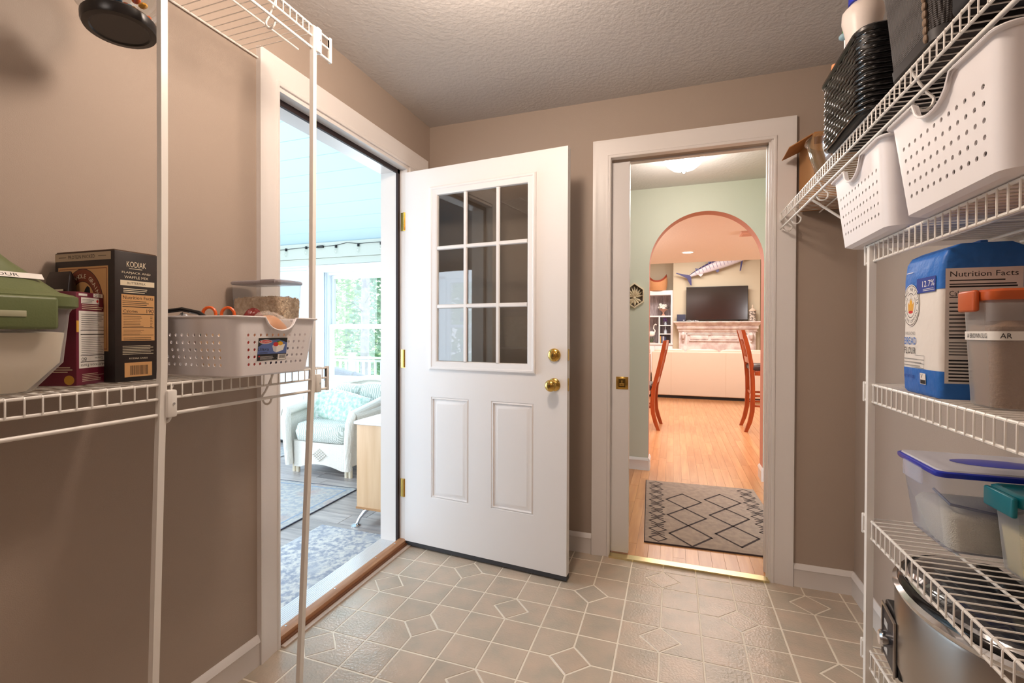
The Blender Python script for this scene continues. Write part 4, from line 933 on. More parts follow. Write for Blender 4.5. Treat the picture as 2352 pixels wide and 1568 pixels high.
for k in range(15):
    t = .10 + k * .05; c = mpt(t); r = mrad(t); d = (mpt(t + .02) - mpt(t - .02)).normalized(); up = Vector((-d.z, 0, d.x))
    MB().tube([c + up * (r * 1.01 * math.cos(a)) + Vector((0, -1, 0)) * (r * .56 * math.sin(a)) for a in [.5, .9, 1.3, 1.7, 2.1]], .007, 4).build('side_stripe', mat('marlin_stripe', (168, 160, 186), .4), ma)
def fin(poly, y0=-.06, y1=-.045, nm='fin', m=MARB): MB().prism(poly, y0, y1, 'Y').build(nm, m, ma)
fin([(.03, .03), (-.02, .05), (-.14, .075), (-.30, .115), (-.31, .10), (-.16, .03), (-.05, -.03), (-.02, -.10), (.03, -.20), (.06, -.21), (.055, -.10), (.05, -.02)], nm='tail_fin')
fin([(.16, .155), (.13, .21), (.20, .20), (.25, .195)]); fin([(.20, .05), (.27, .0), (.31, .045), (.32, .10)], m=MAR)
fin([(.42, .285), (.44, .40), (.56, .42), (.95, .50), (1.0, .60), (.60, .35)], nm='dorsal_fin')
fin([(.56, .17), (.64, .09), (.68, .12), (.68, .22)]); fin([(1.20, .36), (1.16, .12), (1.13, .10), (1.14, .18), (1.16, .36)], nm='pectoral_fin')
MB().tube([mpt(.97), mpt(1.0) + Vector((.2, 0, .05)), mpt(1.0) + Vector((.5, 0, .12))], [.03, .018, .005], 8).build('bill', MARB, ma)

# built-in shelves left of the chimney breast
bi = thing('bookcase', 'white built in bookcase with greyed board backing, left of the chimney breast', 'bookcase', (-.36, 12.55, 0))
GB = mat('greyed_barn_board', (176, 166, 168), .7, vary=((128, 114, 116), 6, .15), stretch=(14, 1, 1.2), rnd=.12); WHT = mat('bookcase_white', (240, 238, 242), .45)
def sb(a, b, nm): MB().box(a, b).build(nm, WHT, bi)
sb((-.62, 0, 2.14), (.328, .38, 2.25), 'crown_board'); sb((.275, 0, 0), (.328, .38, 2.14), 'side_panel'); sb((-.62, 0, 0), (-.57, .38, 2.14), 'side_panel')
sb((-.57, 0.01, 1.575), (.275, .38, 1.61), 'shelf'); sb((-.02, .01, .90), (.01, .38, 1.575), 'divider'); sb((.01, .01, 1.345), (.275, .38, 1.37), 'shelf'); sb((.01, .01, 1.125), (.275, .38, 1.15), 'shelf')
sb((-.57, -.06, .865), (.328, .38, .90), 'counter'); sb((-.57, -.03, .08), (.328, .38, .865), 'base_cabinet')
for k in range(2): MB().rbox((-.55 + k * .44, -.045, .12), (-.13 + k * .44, -.03, .83), .006).build('cabinet_door', WHT, bi)
for k in range(8): MB().box((-.57 + k * .1056, .37, .90), (-.57 + (k + 1) * .1056 - .004, .38, 2.14)).build('back_board', GB, bi)
bk = thing('seagrass_basket', 'round tan basket with a red brown dipped rim on top of the bookcase', 'basket', (-.42, 12.68, 2.25))
BASK = mat('tan_seagrass', (206, 150, 104), .8, bump=(120, .8)); 
def bsk(u, v):
    a = 2 * PI * u; r = .215 + .03 * math.sin(PI * v) + .01 * v; rim = .26 + .17 * abs(math.cos(a)) ** 2.4; return (r * math.cos(a), r * .85 * math.sin(a), rim * v)
m_ = MB().use(BASK); m_.grid(bsk, 32, 12, closeu=True); m_.use(mat('rust_rim', (150, 66, 42), .8)); m_.m = [1 if i // 32 >= 10 else 0 for i in range(len(m_.f))]; m_.build('basket_body', None, bk, angle=70)
vz = thing('flower_urn', 'footed terracotta urn of white flowers in the upper bookcase niche', 'vase', (-.27, 12.74, 1.61))
MB().lathe([(0, 0), (.05, 0), (.045, .02), (.018, .05), (.02, .09), (.06, .13), (.10, .155), (.11, .17), (.095, .165), (0, .14)], 18).build('urn', mat('faded_terracotta', (196, 150, 130), .7), vz)
random.seed(3); PET = mat('white_petals', (246, 242, 236), .8)
for k in range(7):
    c = (random.uniform(-.10, .08), random.uniform(-.05, .05), .22 + random.uniform(-.03, .08)); m_ = MB()
    for q in range(6): a = q * 1.05; m_.ell((c[0] + .02 * math.cos(a), c[1], c[2] + .02 * math.sin(a)), (.022, .015, .022), 8, 5)
    m_.build('blossom', PET, vz)
m_ = MB()
for k in range(26):
    a = random.random() * 6.28; d = Vector((math.cos(a) * .13, random.uniform(-.05, .05), .10 * math.sin(a) * .6)); c = Vector((0, 0, .22)) + d; u = d.normalized() * .035; v = Vector((0, .3, 1)).cross(u).normalized() * .012
    m_.raw([c - u, c + v, c + u, c - v], [(0, 1, 2, 3)])
m_.build('leaves', mat('dusky_green_leaf', (86, 100, 74), .8), vz, kind='stuff')
v2 = thing('glass_vase', 'small glass vase of purple flowers in the top right bookcase cubby', 'vase', (.145 - .36, 12.72, 1.37)); v2.location.x = -.215
MB().lathe([(0, 0), (.03, 0), (.036, .03), (.022, .07), (.03, .09)], 12, cap=False).build('vase_glass', mat('greyed_glass', (170, 180, 190), .2), v2)
for k in range(9):
    MB().ell((random.uniform(-.05, .05), random.uniform(-.03, .03), .12 + random.uniform(-.02, .05)), (.018, .014, .016), 7, 5).build('blossom', mat('purple_petals', (122, 84, 160), .8), v2)
v3 = thing('clear_bottle', 'pale glass bottle in the middle right bookcase cubby', 'bottle', (-.215, 12.70, 1.15)); MB().lathe([(0, 0), (.035, 0), (.038, .06), (.026, .10), (.014, .12), (.013, .15), (.02, .155), (.01, .19), (0, .19)], 12).build('bottle_glass', mat('pale_blue_glass', (196, 208, 220), .15), v3)
for i, (x, h, c) in enumerate(((-.33, .19, (214, 160, 84)), (-.30, .20, (70, 76, 120)), (-.268, .185, (236, 234, 240)), (-.24, .18, (90, 96, 130)), (-.205, .17, (60, 66, 100)))):
    b_ = thing('book', ['orange', 'navy', 'white', 'slate blue', 'dark blue'][i] + ' spined book standing in the lower right bookcase cubby', 'book', (x, 12.68, .90), group='books in the bookcase cubby')
    MB().rbox((-.012, -.07, 0), (.012, .07, h), .002).build('cover', mat('book_%d' % i, c, .6), b_); MB().box((-.010, -.066, .003), (.010, .0715, h - .003)).build('pages', mat('paper_pages', (236, 230, 216), .8), b_)
eg = thing('egret_figure', 'white egret figurine among dark leaves in the lower left bookcase niche', 'figurine', (-.56, 12.70, .90))
MB().ell((0, 0, .24), (.09, .05, .07)).tube([(.06, 0, .26), (.09, 0, .32), (.05, 0, .38), (.06, 0, .46), (.10, 0, .49), (.13, 0, .47)], [.03, .018, .014, .013, .018, .012], 8).tube([(-.05, 0, .2), (-.13, 0, .16)], [.04, .01], 6).build('bird_body', PET, eg, angle=80)
MB().tube([(.12, 0, .475), (.18, 0, .45)], [.008, .002], 5).tube([(-.01, 0, .18), (-.01, 0, .02)], .006, 5).tube([(.03, 0, .18), (.03, 0, .02)], .006, 5).build('bill_and_legs', mat('dark_bill', (60, 56, 50), .5), eg)
for k in range(6): MB().tube([(0, -.03, .01), ((k - 2.5) * .018, -.04, .08), ((k - 2.5) * .035, -.05, .16)], [.012, .010, .002], 5).build('leaf', MATS['dusky_green_leaf'], eg)
MB().loft([(0, .10, .07, .03), (.015, .10, .07, .03)], 4).build('base', mat('driftwood', (190, 176, 160), .8), eg)
# ================================================================ WIRE SHELVES
def wire_shelf(name, label, xf, xw, y0, y1, z, lip, rod=None, group=None, mid=(.5,), hooks=(), lead=.0):
    t = thing(name, label, 'shelf', (xf, y0, z), 0, group); L = y1 - y0; D = xw - xf; s = 1 if D > 0 else -1
    MB().tube([(0, 0, 0), (0, L, 0)], .0032, 8).build('front_rail', WIRE, t)
    MB().tube([(0, 0, -lip), (0, L, -lip)], .0032, 8).build('lip_rail', WIRE, t)
    MB().tube([(D - s * .006, 0, -.003), (D - s * .006, L, -.003)], .0032, 8).build('rear_rail', WIRE, t)
    for m in mid: MB().tube([(D * m, 0, -.005), (D * m, L, -.005)], .0030, 8).build('middle_rail', WIRE, t)
    if rod: MB().tube([(0, 0, -rod), (0, L, -rod)], .0042, 10).build('hang_rail', WIRE, t)
    me = MB().tube([(D - s * .004, 0, .0025), (D * .5, 0, .0028), (s * .004, 0, .0030), (-s * .0015, 0, .0022), (-s * .0032, 0, -.002), (-s * .0032, 0, -lip * .6), (-s * .0032, 0, -lip - .001)], .0016, 5).mesh('deck_wire', 60); me.materials.append(WIRE)
    n = int(L / .0254)
    for k in range(n): inst(me, 'deck_wire', t, (0, .006 + lead + k * .0254, 0))
    for yy in (0, L): MB().rbox((-.005, yy - .004, -lip - .005), (.005, yy + .004, .004), .002).build('end_cap', WIRE, t)
    for hy in hooks:
        a = [(0, 0, -.004), (s * .006, 0, -.016), (s * .016, 0, -.034), (s * .028, 0, -.054)] + [(s * (.022 + .017 * math.cos(q)), 0, -.070 + .020 * math.sin(q)) for q in [PI * k / 8 * -1 + .25 for k in range(9)]] + [(s * .002, 0, -rod)]
        MB().tube([(x, hy - y0, zz) for x, y, zz in a], .0030, 8).build('rail_hook', WIRE, t)
    return t
sh_lm = wire_shelf('wire_shelf', 'white wire shelf on the left wall holding the perforated basket and the boxes', -1.085, XL, -.30, 1.255, 1.065, .032, .068, 'white wire shelves', hooks=(1.035, .752), mid=(.36, .68))
MB().rbox((-.006, 1.551, -.074), (.006, 1.560, .006), .002).tube([(0, 1.49, -.068), (0, 1.555, -.068)], .004, 8).build('end_cap', WIRE, sh_lm)
sh_lt = wire_shelf('wire_shelf', 'white wire shelf high on the left wall beside the door casing', -1.085, XL, .10, 1.268, 2.150, .032, .070, 'white wire shelves', hooks=(1.05,), mid=(.42,))
MB().rbox((-.006, 1.164, -.076), (.006, 1.174, .006), .002).build('end_cap', WIRE, sh_lt)
sh_rt = wire_shelf('wire_shelf', 'long top wire shelf on the right wall under the black baskets', .465, XR, .45, 2.465, 1.738, .034, .070, 'white wire shelves', hooks=(1.20, 1.90, 2.27, 2.43), mid=(.5,))
sh_r = []
for z, lb in ((1.405, 'wire shelf on the right wall holding the two white perforated baskets'), (1.057, 'wire shelf on the right wall holding the flour bag'), (.718, 'wire shelf on the right wall holding the blue lidded tub'), (.395, 'lowest wire shelf on the right wall holding the slow cooker')):
    sh_r.append(wire_shelf('wire_shelf', lb, .465, XR, .50, 1.430, z, .042, None, 'white wire shelves', mid=(.35, .7)))
MB().tube([(.02, 1.62, -.034), (.30, 1.62, -.26)], .0045, 8).build('support_brace', WIRE, sh_rt)
# posts
def post(label, pts, s, clips, face):
    t = thing('shelf_post', label, 'post', pts[0]); b = Vector(pts[0]); m = MB(); vs = []
    for p in pts:
        p = Vector(p) - b
        for dx, dy in ((-s, -s), (s, -s), (s, s), (-s, s)): vs.append((p.x + dx, p.y + dy, p.z))
    n = len(pts); m.raw(vs, [(4 * i + j, 4 * i + (j + 1) % 4, 4 * i + 4 + (j + 1) % 4, 4 * i + 4 + j) for i in range(n - 1) for j in range(4)] + [(3, 2, 1, 0), tuple(4 * n - 4 + k for k in range(4))]); m.build('tube', WIRE, t, angle=30)
    for (x, y, z0, z1) in clips:
        c = MB().rbox((x - b.x - .012, y - b.y - .010, z0), (x - b.x + .013, y - b.y + .012, z1), .004).build('clip', WIRE, t)
        MB().lathe([(0, 0), (.0028, 0), (.0028, .001)], 8, (x - b.x + face * .0135, y - b.y + .003, (z0 + z1) / 2), 'X').build('screw', CHROME, c)
    return t
XP = -1.085
post('white square shelf post on the left, in front of the boxes', [(XP, .697, 0), (XP, .709, .41), (XP, .723, .90), (XP, .730, 1.10), (XP, .732, 1.5), (XP, .733, 2.41)], .0072, [(XP + .002, .742, .990, 1.052), (XP + .002, .742, 2.075, 2.14)], 1)
post('white square shelf post in front of the sunroom doorway', [(XP, 1.128, 0), (XP, 1.188, 1.05), (XP, 1.195, 2.15)], .0072, [(XP + .002, 1.203, .990, 1.048), (XP + .002, 1.206, 2.072, 2.15)], 1)
post('white shelf post at the far end of the lower right shelves', [(.462, 1.388, 0), (.462, 1.388, 1.40)], .0075, [], -1)
for z in (1.385, 1.037, .697, .375):
    pass

# ================================================================ PERFORATED BASKETS
def perforated_basket(name, label, loc, rz, a0, b0, a1, b1, H, nx, ny, rows, hr, group, notch=.036, nw=.055):
    t = thing(name, label, 'basket', loc, rz, group); nc = 6; rc = .024
    cols = []                                    # (side, u0, u1, hole)
    for side, n in ((0, ny), (1, nx), (2, ny), (3, nx)):
        cols.append((side, 0.0, .035, False)); 
        for k in range(n): cols.append((side, .035 + .93 * k / n, .035 + .93 * (k + 1) / n, True))
        cols.append((side, .965, 1.0, False))
        for k in range(nc): cols.append((side + 10, k / nc, (k + 1) / nc, False))
    hz0, hz1 = H * .14, H * .76; rws = [(0, H * .03, 0), (H * .03, hz0, 0)] + [(hz0 + (hz1 - hz0) * k / rows, hz0 + (hz1 - hz0) * (k + 1) / rows, 1) for k in range(rows)] + [(hz1, H * .88, 0), (H * .88, H * .985, 0), (H * .985, H, 0)]
    def P(c, f, z):
        side, u0, u1, _ = c; u = u0 + (u1 - u0) * f; t_ = z / H; a = a0 + (a1 - a0) * t_; b = b0 + (b1 - b0) * t_; r = rc
        if z < H * .03: k = 1 - z / (H * .03); a -= .012 * k; b -= .012 * k
        if z > H * .985: a += .006; b += .006
        s = side % 10; L = (b - r) if s in (0, 2) else (a - r)
        if side < 10:
            w = -L + 2 * L * u; p = [(a, w), (-w, b), (-a, -w), (w, -b)][s]
            zz = z
            if s in (0, 2) and z > hz1:
                k = (z - hz1) / (H - hz1); d = abs(w); 
                if d < nw: zz = z - notch * k * math.sqrt(max(0, 1 - (d / nw) ** 2))
            # concave dished face towards the rim
            return (p[0], p[1], zz)
        an = s * PI / 2 + u * PI / 2; cx = (a - r) * (1 if s in (0, 3) else -1); cy = (b - r) * (1 if s in (0, 1) else -1)
        return (cx + r * math.cos(an), cy + r * math.sin(an), z)
    idx = {}; vs = []; fs = []; nC = len(cols)
    def V(ci2, z, c, f):
        key = (ci2 % (2 * nC), round(z, 6))
        if key not in idx: idx[key] = len(vs); vs.append(P(c, f, z))
        return idx[key]
    for ci, c in enumerate(cols):
        for z0, z1, hrow in rws:
            zm = (z0 + z1) / 2
            ring = [V(2 * ci, z0, c, 0), V(2 * ci + 1, z0, c, .5), V(2 * ci + 2, z0, c, 1), V(2 * ci + 2, zm, c, 1), V(2 * ci + 2, z1, c, 1), V(2 * ci + 1, z1, c, .5), V(2 * ci, z1, c, 0), V(2 * ci, zm, c, 0)]
            if hrow and c[3]:
                mid = Vector(P(c, .5, zm)); ex = (Vector(P(c, 1, zm)) - Vector(P(c, 0, zm))).normalized(); ez = Vector((0, 0, 1)); h = []
                for an in (-135, -90, -45, 0, 45, 90, 135, 180):
                    a_ = math.radians(an); h.append(len(vs)); q = mid + ex * (hr * math.cos(a_)) + ez * (hr * math.sin(a_)); vs.append(tuple(q))
                for k in range(8): fs.append((ring[k], ring[(k + 1) % 8], h[(k + 1) % 8], h[k]))
            else: fs.append(tuple(ring))
    bottom = []
    for ci, c in enumerate(cols): bottom += [V(2 * ci, 0, c, 0), V(2 * ci + 1, 0, c, .5)]
    fs.append(tuple(reversed(bottom)))
    m = MB().raw(vs, fs); o = m.build('basket_body', PLAST, t, angle=50); sd = o.modifiers.new('wall', 'SOLIDIFY'); sd.thickness = .0022; sd.offset = -1
    bpy.context.view_layer.update(); me2 = bpy.data.meshes.new_from_object(o.evaluated_get(bpy.context.evaluated_depsgraph_get())); o.modifiers.clear(); o.data = me2; me2.set_sharp_from_angle(angle=math.radians(20))
    rimp = []
    for ci, c in enumerate(cols): rimp += [P(c, 0, H), P(c, .5, H)]
    MB().tube([(x, y, z) for x, y, z in rimp], .0026, 6, closed=True).build('rim', PLAST, t)
    return t
zD = 1.0695
bL = perforated_basket('perforated_basket', 'white perforated plastic basket with a product label on the left shelf', (-1.186, .985, zD), .02, .157, .124, .174, .145, .152, 13, 11, 5, .0042, 'white perforated baskets', .034, .05)
zD2 = 1.4095
b1_ = perforated_basket('perforated_basket', 'white perforated basket at the far end of the right shelf, partly behind the other', (.590, 1.353, zD2), -.02, .158, .150, .176, .176, .190, 13, 12, 5, .0042, 'white perforated baskets', .040, .058)
b2_ = perforated_basket('perforated_basket', 'white perforated basket nearest the camera on the right shelf', (.590, .986, zD2), 0, .158, .150, .176, .176, .190, 13, 12, 5, .0042, 'white perforated baskets', .040, .058)
INK = mat('black_ink', (30, 28, 30), .6); WPAP = mat('white_label_paper', (238, 234, 228), .6); RED = mat('label_red', (206, 44, 44), .5); YEL = mat('label_yellow', (236, 176, 44), .5); LBLUE = mat('label_blue', (92, 112, 168), .5)
# product label on the +x end of the left basket
p0 = Vector((.157 + .017 * .25 + .0022, -.067, .0375)); tl = Vector((.017, 0, .152)).normalized()
pr = Print(p0, (0, 1, 0), tl); W_, H_ = .072, .068; pr.u = pr.u * (.100 / .072); pr.v = pr.v * (.062 / .068)
pr.rect(0, 0, W_, H_, WPAP, 0); pr.rect(.001, .001, W_ - .002, H_ - .002, INK, 1)
pr.poly([(.001, .020), (W_ - .001, .020), (W_ - .001, .052), (.05, .062), (.03, .061), (.014, .053), (.001, .040)], LBLUE, 2)
pr.disc(.018, .056, .015, .0062, RED, 3); pr.ring(.018, .056, .015, .0062, .0012, WPAP, 4); pr.text('Sterilite', .018, .056, .0055, WPAP, 5, w=.022)
pr.text('Ultra', .014, .034, .009, INK, 3); pr.lines(.005, .022, .022, .004, 2, INK, 3)
pr.poly([(.034, .044), (.066, .048), (.062, .030), (.045, .023), (.038, .028)], WPAP, 3); pr.poly([(.034, .044), (.045, .040), (.045, .023), (.038, .028)], mat('label_grey', (206, 204, 206), .6), 4)
pr.disc(.043, .048, .0065, .0065, RED, 4); pr.disc(.054, .050, .0065, .0060, YEL, 4); pr.disc(.050, .055, .006, .003, mat('label_green', (70, 130, 70), .6), 3)
pr.rect(.002, .002, .045, .0155, INK, 2); pr.lines(.008, .004, .034, .011, 4, WPAP, 3, .25); pr.rect(.0035, .012, .004, .003, RED, 3); pr.rect(.050, .002, .020, .0155, WPAP, 3); pr.bars(.053, .005, .015, .011, INK, 4)
pr.build('product_label', bL, label='printed product label of a fruit filled basket')

# things in the left basket
ORG = mat('orange_handle', (236, 104, 40), .35)
sc = thing('scissors', 'orange handled scissors sticking out of the left basket', 'scissors', (-1.215, .97, 1.10), .5)
for s, q in ((-1, 0), (1, .006)):
    pts = [(s * .006 + s * .017 * (1 - math.cos(a)) , q, .128 + .020 * math.sin(a) * 1.0 + .004) for a in [2 * PI * k / 16 for k in range(16)]]
    MB().tube(pts, .0042, 8, closed=True).build('finger_loop', ORG, sc)
    MB().tube([(s * .008, q, .112), (0, q, .085), (-s * .006, q, .0)], [.0042, .004, .001], 6, flat=.5).build('blade', CHROME, sc)
def crumple(mb, c, r, seed, amp=.25, nu=22, nv=14):
    rnd = random.Random(seed); ph = [(rnd.uniform(2, 6), rnd.uniform(2, 6), rnd.uniform(0, 6.28)) for _ in range(6)]
    def fn(u, v):
        a, b = 2 * PI * u, PI * v; k = 1 + amp * sum(math.sin(p * a * 1.0 // 1 * 1.0 + q * b + w) for p, q, w in ph) / 6
        k = 1 + amp * sum(math.sin(round(p) * a + q * b + w) for p, q, w in ph) / 3
        return (c[0] + r[0] * k * math.sin(b) * math.cos(a), c[1] + r[1] * k * math.sin(b) * math.sin(a), c[2] + r[2] * k * math.cos(b))
    return mb.grid(fn, nu, nv, closeu=True)
def packet(name, label, loc, r, m_, seed, amp=.12, cat='bag'):
    t = thing(name, label, cat, loc); crumple(MB(), (0, 0, r[2]), r, seed, amp).build('wrapper', m_, t, angle=20); return t
FOIL = mat('crumpled_foil', (200, 202, 206), .22, metal=.8); POLY = mat('clear_film', (236, 226, 216), .15, trans=.85)
packet('foil_packet', 'crumpled silver foil packet at the left of the basket', (-1.27, .91, 1.075), (.04, .045, .078), FOIL, 3, .08)
packet('green_packet', 'dark green packet lying behind the scissors in the basket', (-1.27, 1.01, 1.075), (.045, .05, .078), mat('dark_green_film', (36, 70, 46), .4), 5, .06)
packet('seed_packet', 'tan packet in the basket seen through the holes', (-1.14, .905, 1.075), (.05, .03, .066), mat('tan_paper', (206, 176, 140), .7), 8, .06)
packet('red_packet', 'red and blue packet low in the basket behind the label', (-1.105, .985, 1.075), (.035, .035, .060), mat('red_film', (176, 46, 40), .35), 9, .06)
packet('navy_packet', 'dark blue packet at the right end of the basket', (-1.12, 1.075, 1.075), (.045, .03, .062), mat('navy_film', (40, 48, 90), .35), 10, .06)
bb_ = packet('bread_bag', 'clear bag of tan bread or tortillas heaped at the front of the basket', (-1.085, 1.02, 1.128), (.042, .058, .050), mat('toasted_tan', (196, 132, 82), .6), 11, .07)
crumple(MB(), (0, 0, .055), (.05, .066, .056), 12, .10).build('film', POLY, bb_, angle=20)
packet('dark_red_roll', 'dark red rolled packet end above the bread bag', (-1.155, 1.035, 1.15), (.018, .038, .050), mat('dark_red_film', (110, 26, 22), .3), 13, .08)
ck = thing('black_cable', 'black cable looped over the left edge of the basket', 'cable', (-1.26, .90, 1.222)); MB().tube([(-.06, -.03, -.01), (-.04, -.02, .015), (.0, 0, .022), (.05, .01, .012), (.09, .015, -.012)], .006, 8).build('cord', BLACK, ck)

# ================================================================ CEREAL CONTAINER
FROST = mat('frosted_plastic', (222, 222, 226), .25, trans=.86); FROST2 = mat('milky_plastic', (232, 230, 230), .3, trans=.78)
cc = thing('cereal_container', 'tall clear container of rolled oats behind the basket on the left shelf', 'container', (-1.272, 1.190, zD))
MB().loft([(0, .092, .038, .018), (.004, .096, .042, .02), (.272, .106, .050, .02)], 6, cap1=False).build('container_body', FROST, cc, angle=50)
OATM = mat('rolled_oats', (236, 210, 176), .85, vary=((206, 172, 134), 60, .12), bump=(140, 1.0)); random.seed(21)
MB().loft([(.004, .093, .039, .018), (.21, .1015, .0465, .018), (.222, .100, .045, .018), (.228, .07, .025, .015)], 6).build('oats', OATM, cc, angle=60)
fm = MB()
for k in range(1100):
    s = random.choice((0, 1, 2)); z = random.uniform(.03, .225); tt = z / .225
    if s == 0: c = Vector((.0930 + .008 * tt + .0012, random.uniform(-.034, .034), z)); n = Vector((1, 0, 0))
    elif s == 1: c = Vector((random.uniform(-.09, .09), -(.0390 + .0072 * tt + .0012), z)); n = Vector((0, -1, 0))
    else: c = Vector((random.uniform(-.088, .088), random.uniform(-.040, .040), .223 + random.uniform(0, .006))); n = Vector((0, 0, 1))
    n = (n + Vector((random.gauss(0, .5), random.gauss(0, .5), random.gauss(0, .5)))).normalized(); u = n.orthogonal().normalized(); v = n.cross(u); r = random.uniform(.0022, .0036)
    fm.raw([c + u * r, c + v * r * .8, c - u * r, c - v * r * .8], [(0, 1, 2, 3)])
fm.build('oat_flakes', OATM, cc, kind='stuff')
MB().loft([(.268, .107, .051, .02), (.270, .109, .053, .02), (.276, .109, .053, .02), (.279, .106, .050, .02)], 6).build('lid', mat('grey_clear_lid', (176, 168, 172), .25, trans=.35), cc, angle=50)
MB().rbox((.03, -.056, .266), (.09, -.050, .2795), .002).build('lid_flap', MATS['grey_clear_lid'], cc)

# ================================================================ CARTONS
DBRN = mat('dark_brown_card', (50, 38, 34), .5, vary=((30, 24, 24), 14, .2)); TAN = mat('tan_panel', (206, 158, 104), .6); CRM = mat('cream_print', (232, 218, 190), .6); RUST = mat('rust_print', (128, 62, 38), .6); GRYT = mat('grey_tan_band', (178, 158, 132), .6)
kb = thing('pancake_mix_box', 'tall dark brown carton of flapjack and waffle mix beside the shelf post', 'box', (-1.278, .7345, zD), .03)
kx, ky, kh = .100, .0475, .296
MB().rbox((-kx, -ky, 0), (kx, ky, kh), .0015).build('carton', DBRN, kb)
MB().rbox((-kx + .002, -ky + .002, kh), (kx - .004, ky - .002, kh + .003), .001).build('top_flap', mat('brown_flap', (96, 70, 50), .6), kb)
pr = Print((kx, -ky - .0065, 0), (0, 1, 0), (0, 0, 1)); W_ = 2 * ky            # nutrition side
pr.text('KODIAK', W_ * .55, .268, .013, CRM, 1, w=.042); pr.lines(W_ * .55 - .016, .2575, .032, .003, 1, CRM, 1)
pr.text('FLAPJACK AND', W_ * .55, .248, .006, CRM, 1, w=.062); pr.text('WAFFLE MIX', W_ * .55, .2385, .006, CRM, 1, w=.052)
pr.rect(.018, .219, .074, .012, CRM, 1); pr.text('BUTTERMILK', W_ * .55, .225, .005, INK, 2, w=.04); pr.lines(.024, .203, .062, .012, 3, CRM, 1)
pr.rect(.020, .093, .072, .106, TAN, 1); pr.text('Nutrition Facts', .056, .192, .0075, INK, 2, w=.066); pr.lines(.022, .175, .066, .012, 3, INK, 2, .3)
pr.rect(.022, .170, .068, .0018, INK, 2); pr.text('Calories', .039, .161, .007, INK, 2, w=.03); pr.text('190', .082, .162, .009, INK, 2, w=.016); pr.rect(.022, .1535, .068, .0018, INK, 2)
pr.lines(.024, .126, .050, .026, 7, INK, 2, .2); pr.lines(.082, .126, .006, .026, 7, INK, 2, .25); pr.rect(.022, .1225, .068, .0014, INK, 2); pr.lines(.024, .108, .05, .012, 4, INK, 2, .2); pr.rect(.022, .1055, .068, .0010, INK, 2); pr.lines(.024, .095, .062, .008, 2, INK, 2, .25)
pr.lines(.022, .062, .068, .022, 6, CRM, 1, .3); pr.text('KODIAK CAKES', .056, .0525, .0035, CRM, 2, w=.04)
pr.rect(.026, .010, .060, .033, TAN, 1); pr.bars(.038, .014, .038, .022, INK, 2); pr.build('nutrition_print', kb)
pr = Print((-kx, -ky, 0), (1, 0, 0), (0, 0, 1)); W_ = 2 * kx           # front
pr.rect(.001, kh - .020, W_ - .012, .018, GRYT, 1); pr.text('PROTEIN PACKED', W_ * .46, kh - .011, .008, INK, 2, w=.09); pr.rect(.014, kh - .0115, .026, .0012, INK, 2); pr.rect(.148, kh - .0115, .026, .0012, INK, 2)
pr.rect(.012, .070, .168, .192, TAN, 1); pr.rect(.016, .074, .160, .184, RUST, 2); pr.rect(.0175, .0755, .157, .181, TAN, 3)
pr.disc(.096, .170, .070, .088, RUST, 4); pr.ring(.096, .170, .070, .088, .0015, INK, 5); pr.disc(.096, .170, .044, .058, TAN, 5); pr.ring(.096, .170, .045, .059, .0012, INK, 6)
pr.arc('100% WHOLE GRAINS', .096, .170, .056, .071, PI * .92, PI * .08, .010, CRM, 6)
pr.poly([(.060, .128), (.064, .155), (.074, .178), (.086, .190), (.098, .196), (.104, .210), (.112, .218), (.120, .214), (.122, .202), (.126, .190), (.133, .170), (.137, .140), (.132, .124), (.120, .134), (.108, .120), (.092, .134), (.078, .120)], INK, 6)
pr.text('KODIAK', .096, .095, .022, CRM, 7, w=.12); pr.lines(.03, .02, .13, .03, 3, CRM, 2, .4); pr.build('front_print', kb)
MARO = mat('maroon_card', (112, 26, 52), .45); YTAB = mat('yellow_print', (212, 160, 60), .6)
mx_ = thing('maroon_box', 'maroon carton standing upside down between the green lidded tub and the brown box', 'box', (-1.236, .645, zD), .42)
mw, md, mh = .040, .043, .198
MB().rbox((-mw, -md, 0), (mw, md, mh), .0015).build('carton', MARO, mx_)
pr = Print((mw, -md, 0), (0, 1, 0), (0, 0, 1)); W_ = 2 * md
pr.rect(.0, .137, W_, -.024, YTAB, 1); pr.rect(.006, .036, W_ - .012, .122, WPAP, 2); pr.text('Nutrition Facts', W_ / 2, .0415, .006, INK, 3, w=.066, rot=PI)
pr.text('Calories', W_ * .68, .056, .005, INK, 3, w=.022, rot=PI); pr.text('80', W_ * .22, .055, .008, INK, 3, w=.013, rot=PI); pr.rect(.010, .0485, W_ - .02, .0016, INK, 3); pr.rect(.010, .062, W_ - .02, .0014, INK, 3)
pr.lines(.012, .065, .062, .040, 10, INK, 3, .2); pr.rect(.010, .107, W_ - .02, .002, INK, 3); pr.rect(.010, .116, W_ - .02, .001, INK, 3); pr.lines(.012, .119, .062, .036, 8, INK, 3, .22)
pr.lines(.014, .162, .058, .012, 3, CRM, 1, .35); pr.rect(.012, .174, .048, .013, WPAP, 1); pr.lines(.015, .176, .036, .009, 3, INK, 2, .25); pr.disc(.055, .1805, .003, .003, RED, 2)
pr.rect(.044, .189, .026, .008, WPAP, 1); pr.ring(.051, .193, .0028, .0028, .001, INK, 2); pr.ring(.062, .193, .0028, .0028, .001, INK, 2); pr.rect(.006, .190, .022, .005, WPAP, 1); pr.lines(.014, .008, .058, .018, 5, CRM, 1, .25); pr.build('nutrition_print', mx_)
pr = Print((-mw, -md, 0), (1, 0, 0), (0, 0, 1)); pr.disc(.066, .012, .010, .010, YTAB, 1); pr.text('ELLA', .052, .034, .009, CRM, 1, w=.028, rot=PI) if False else None
pr.lines(.03, .028, .045, .014, 3, CRM, 1, .4); pr.build('front_print', mx_)
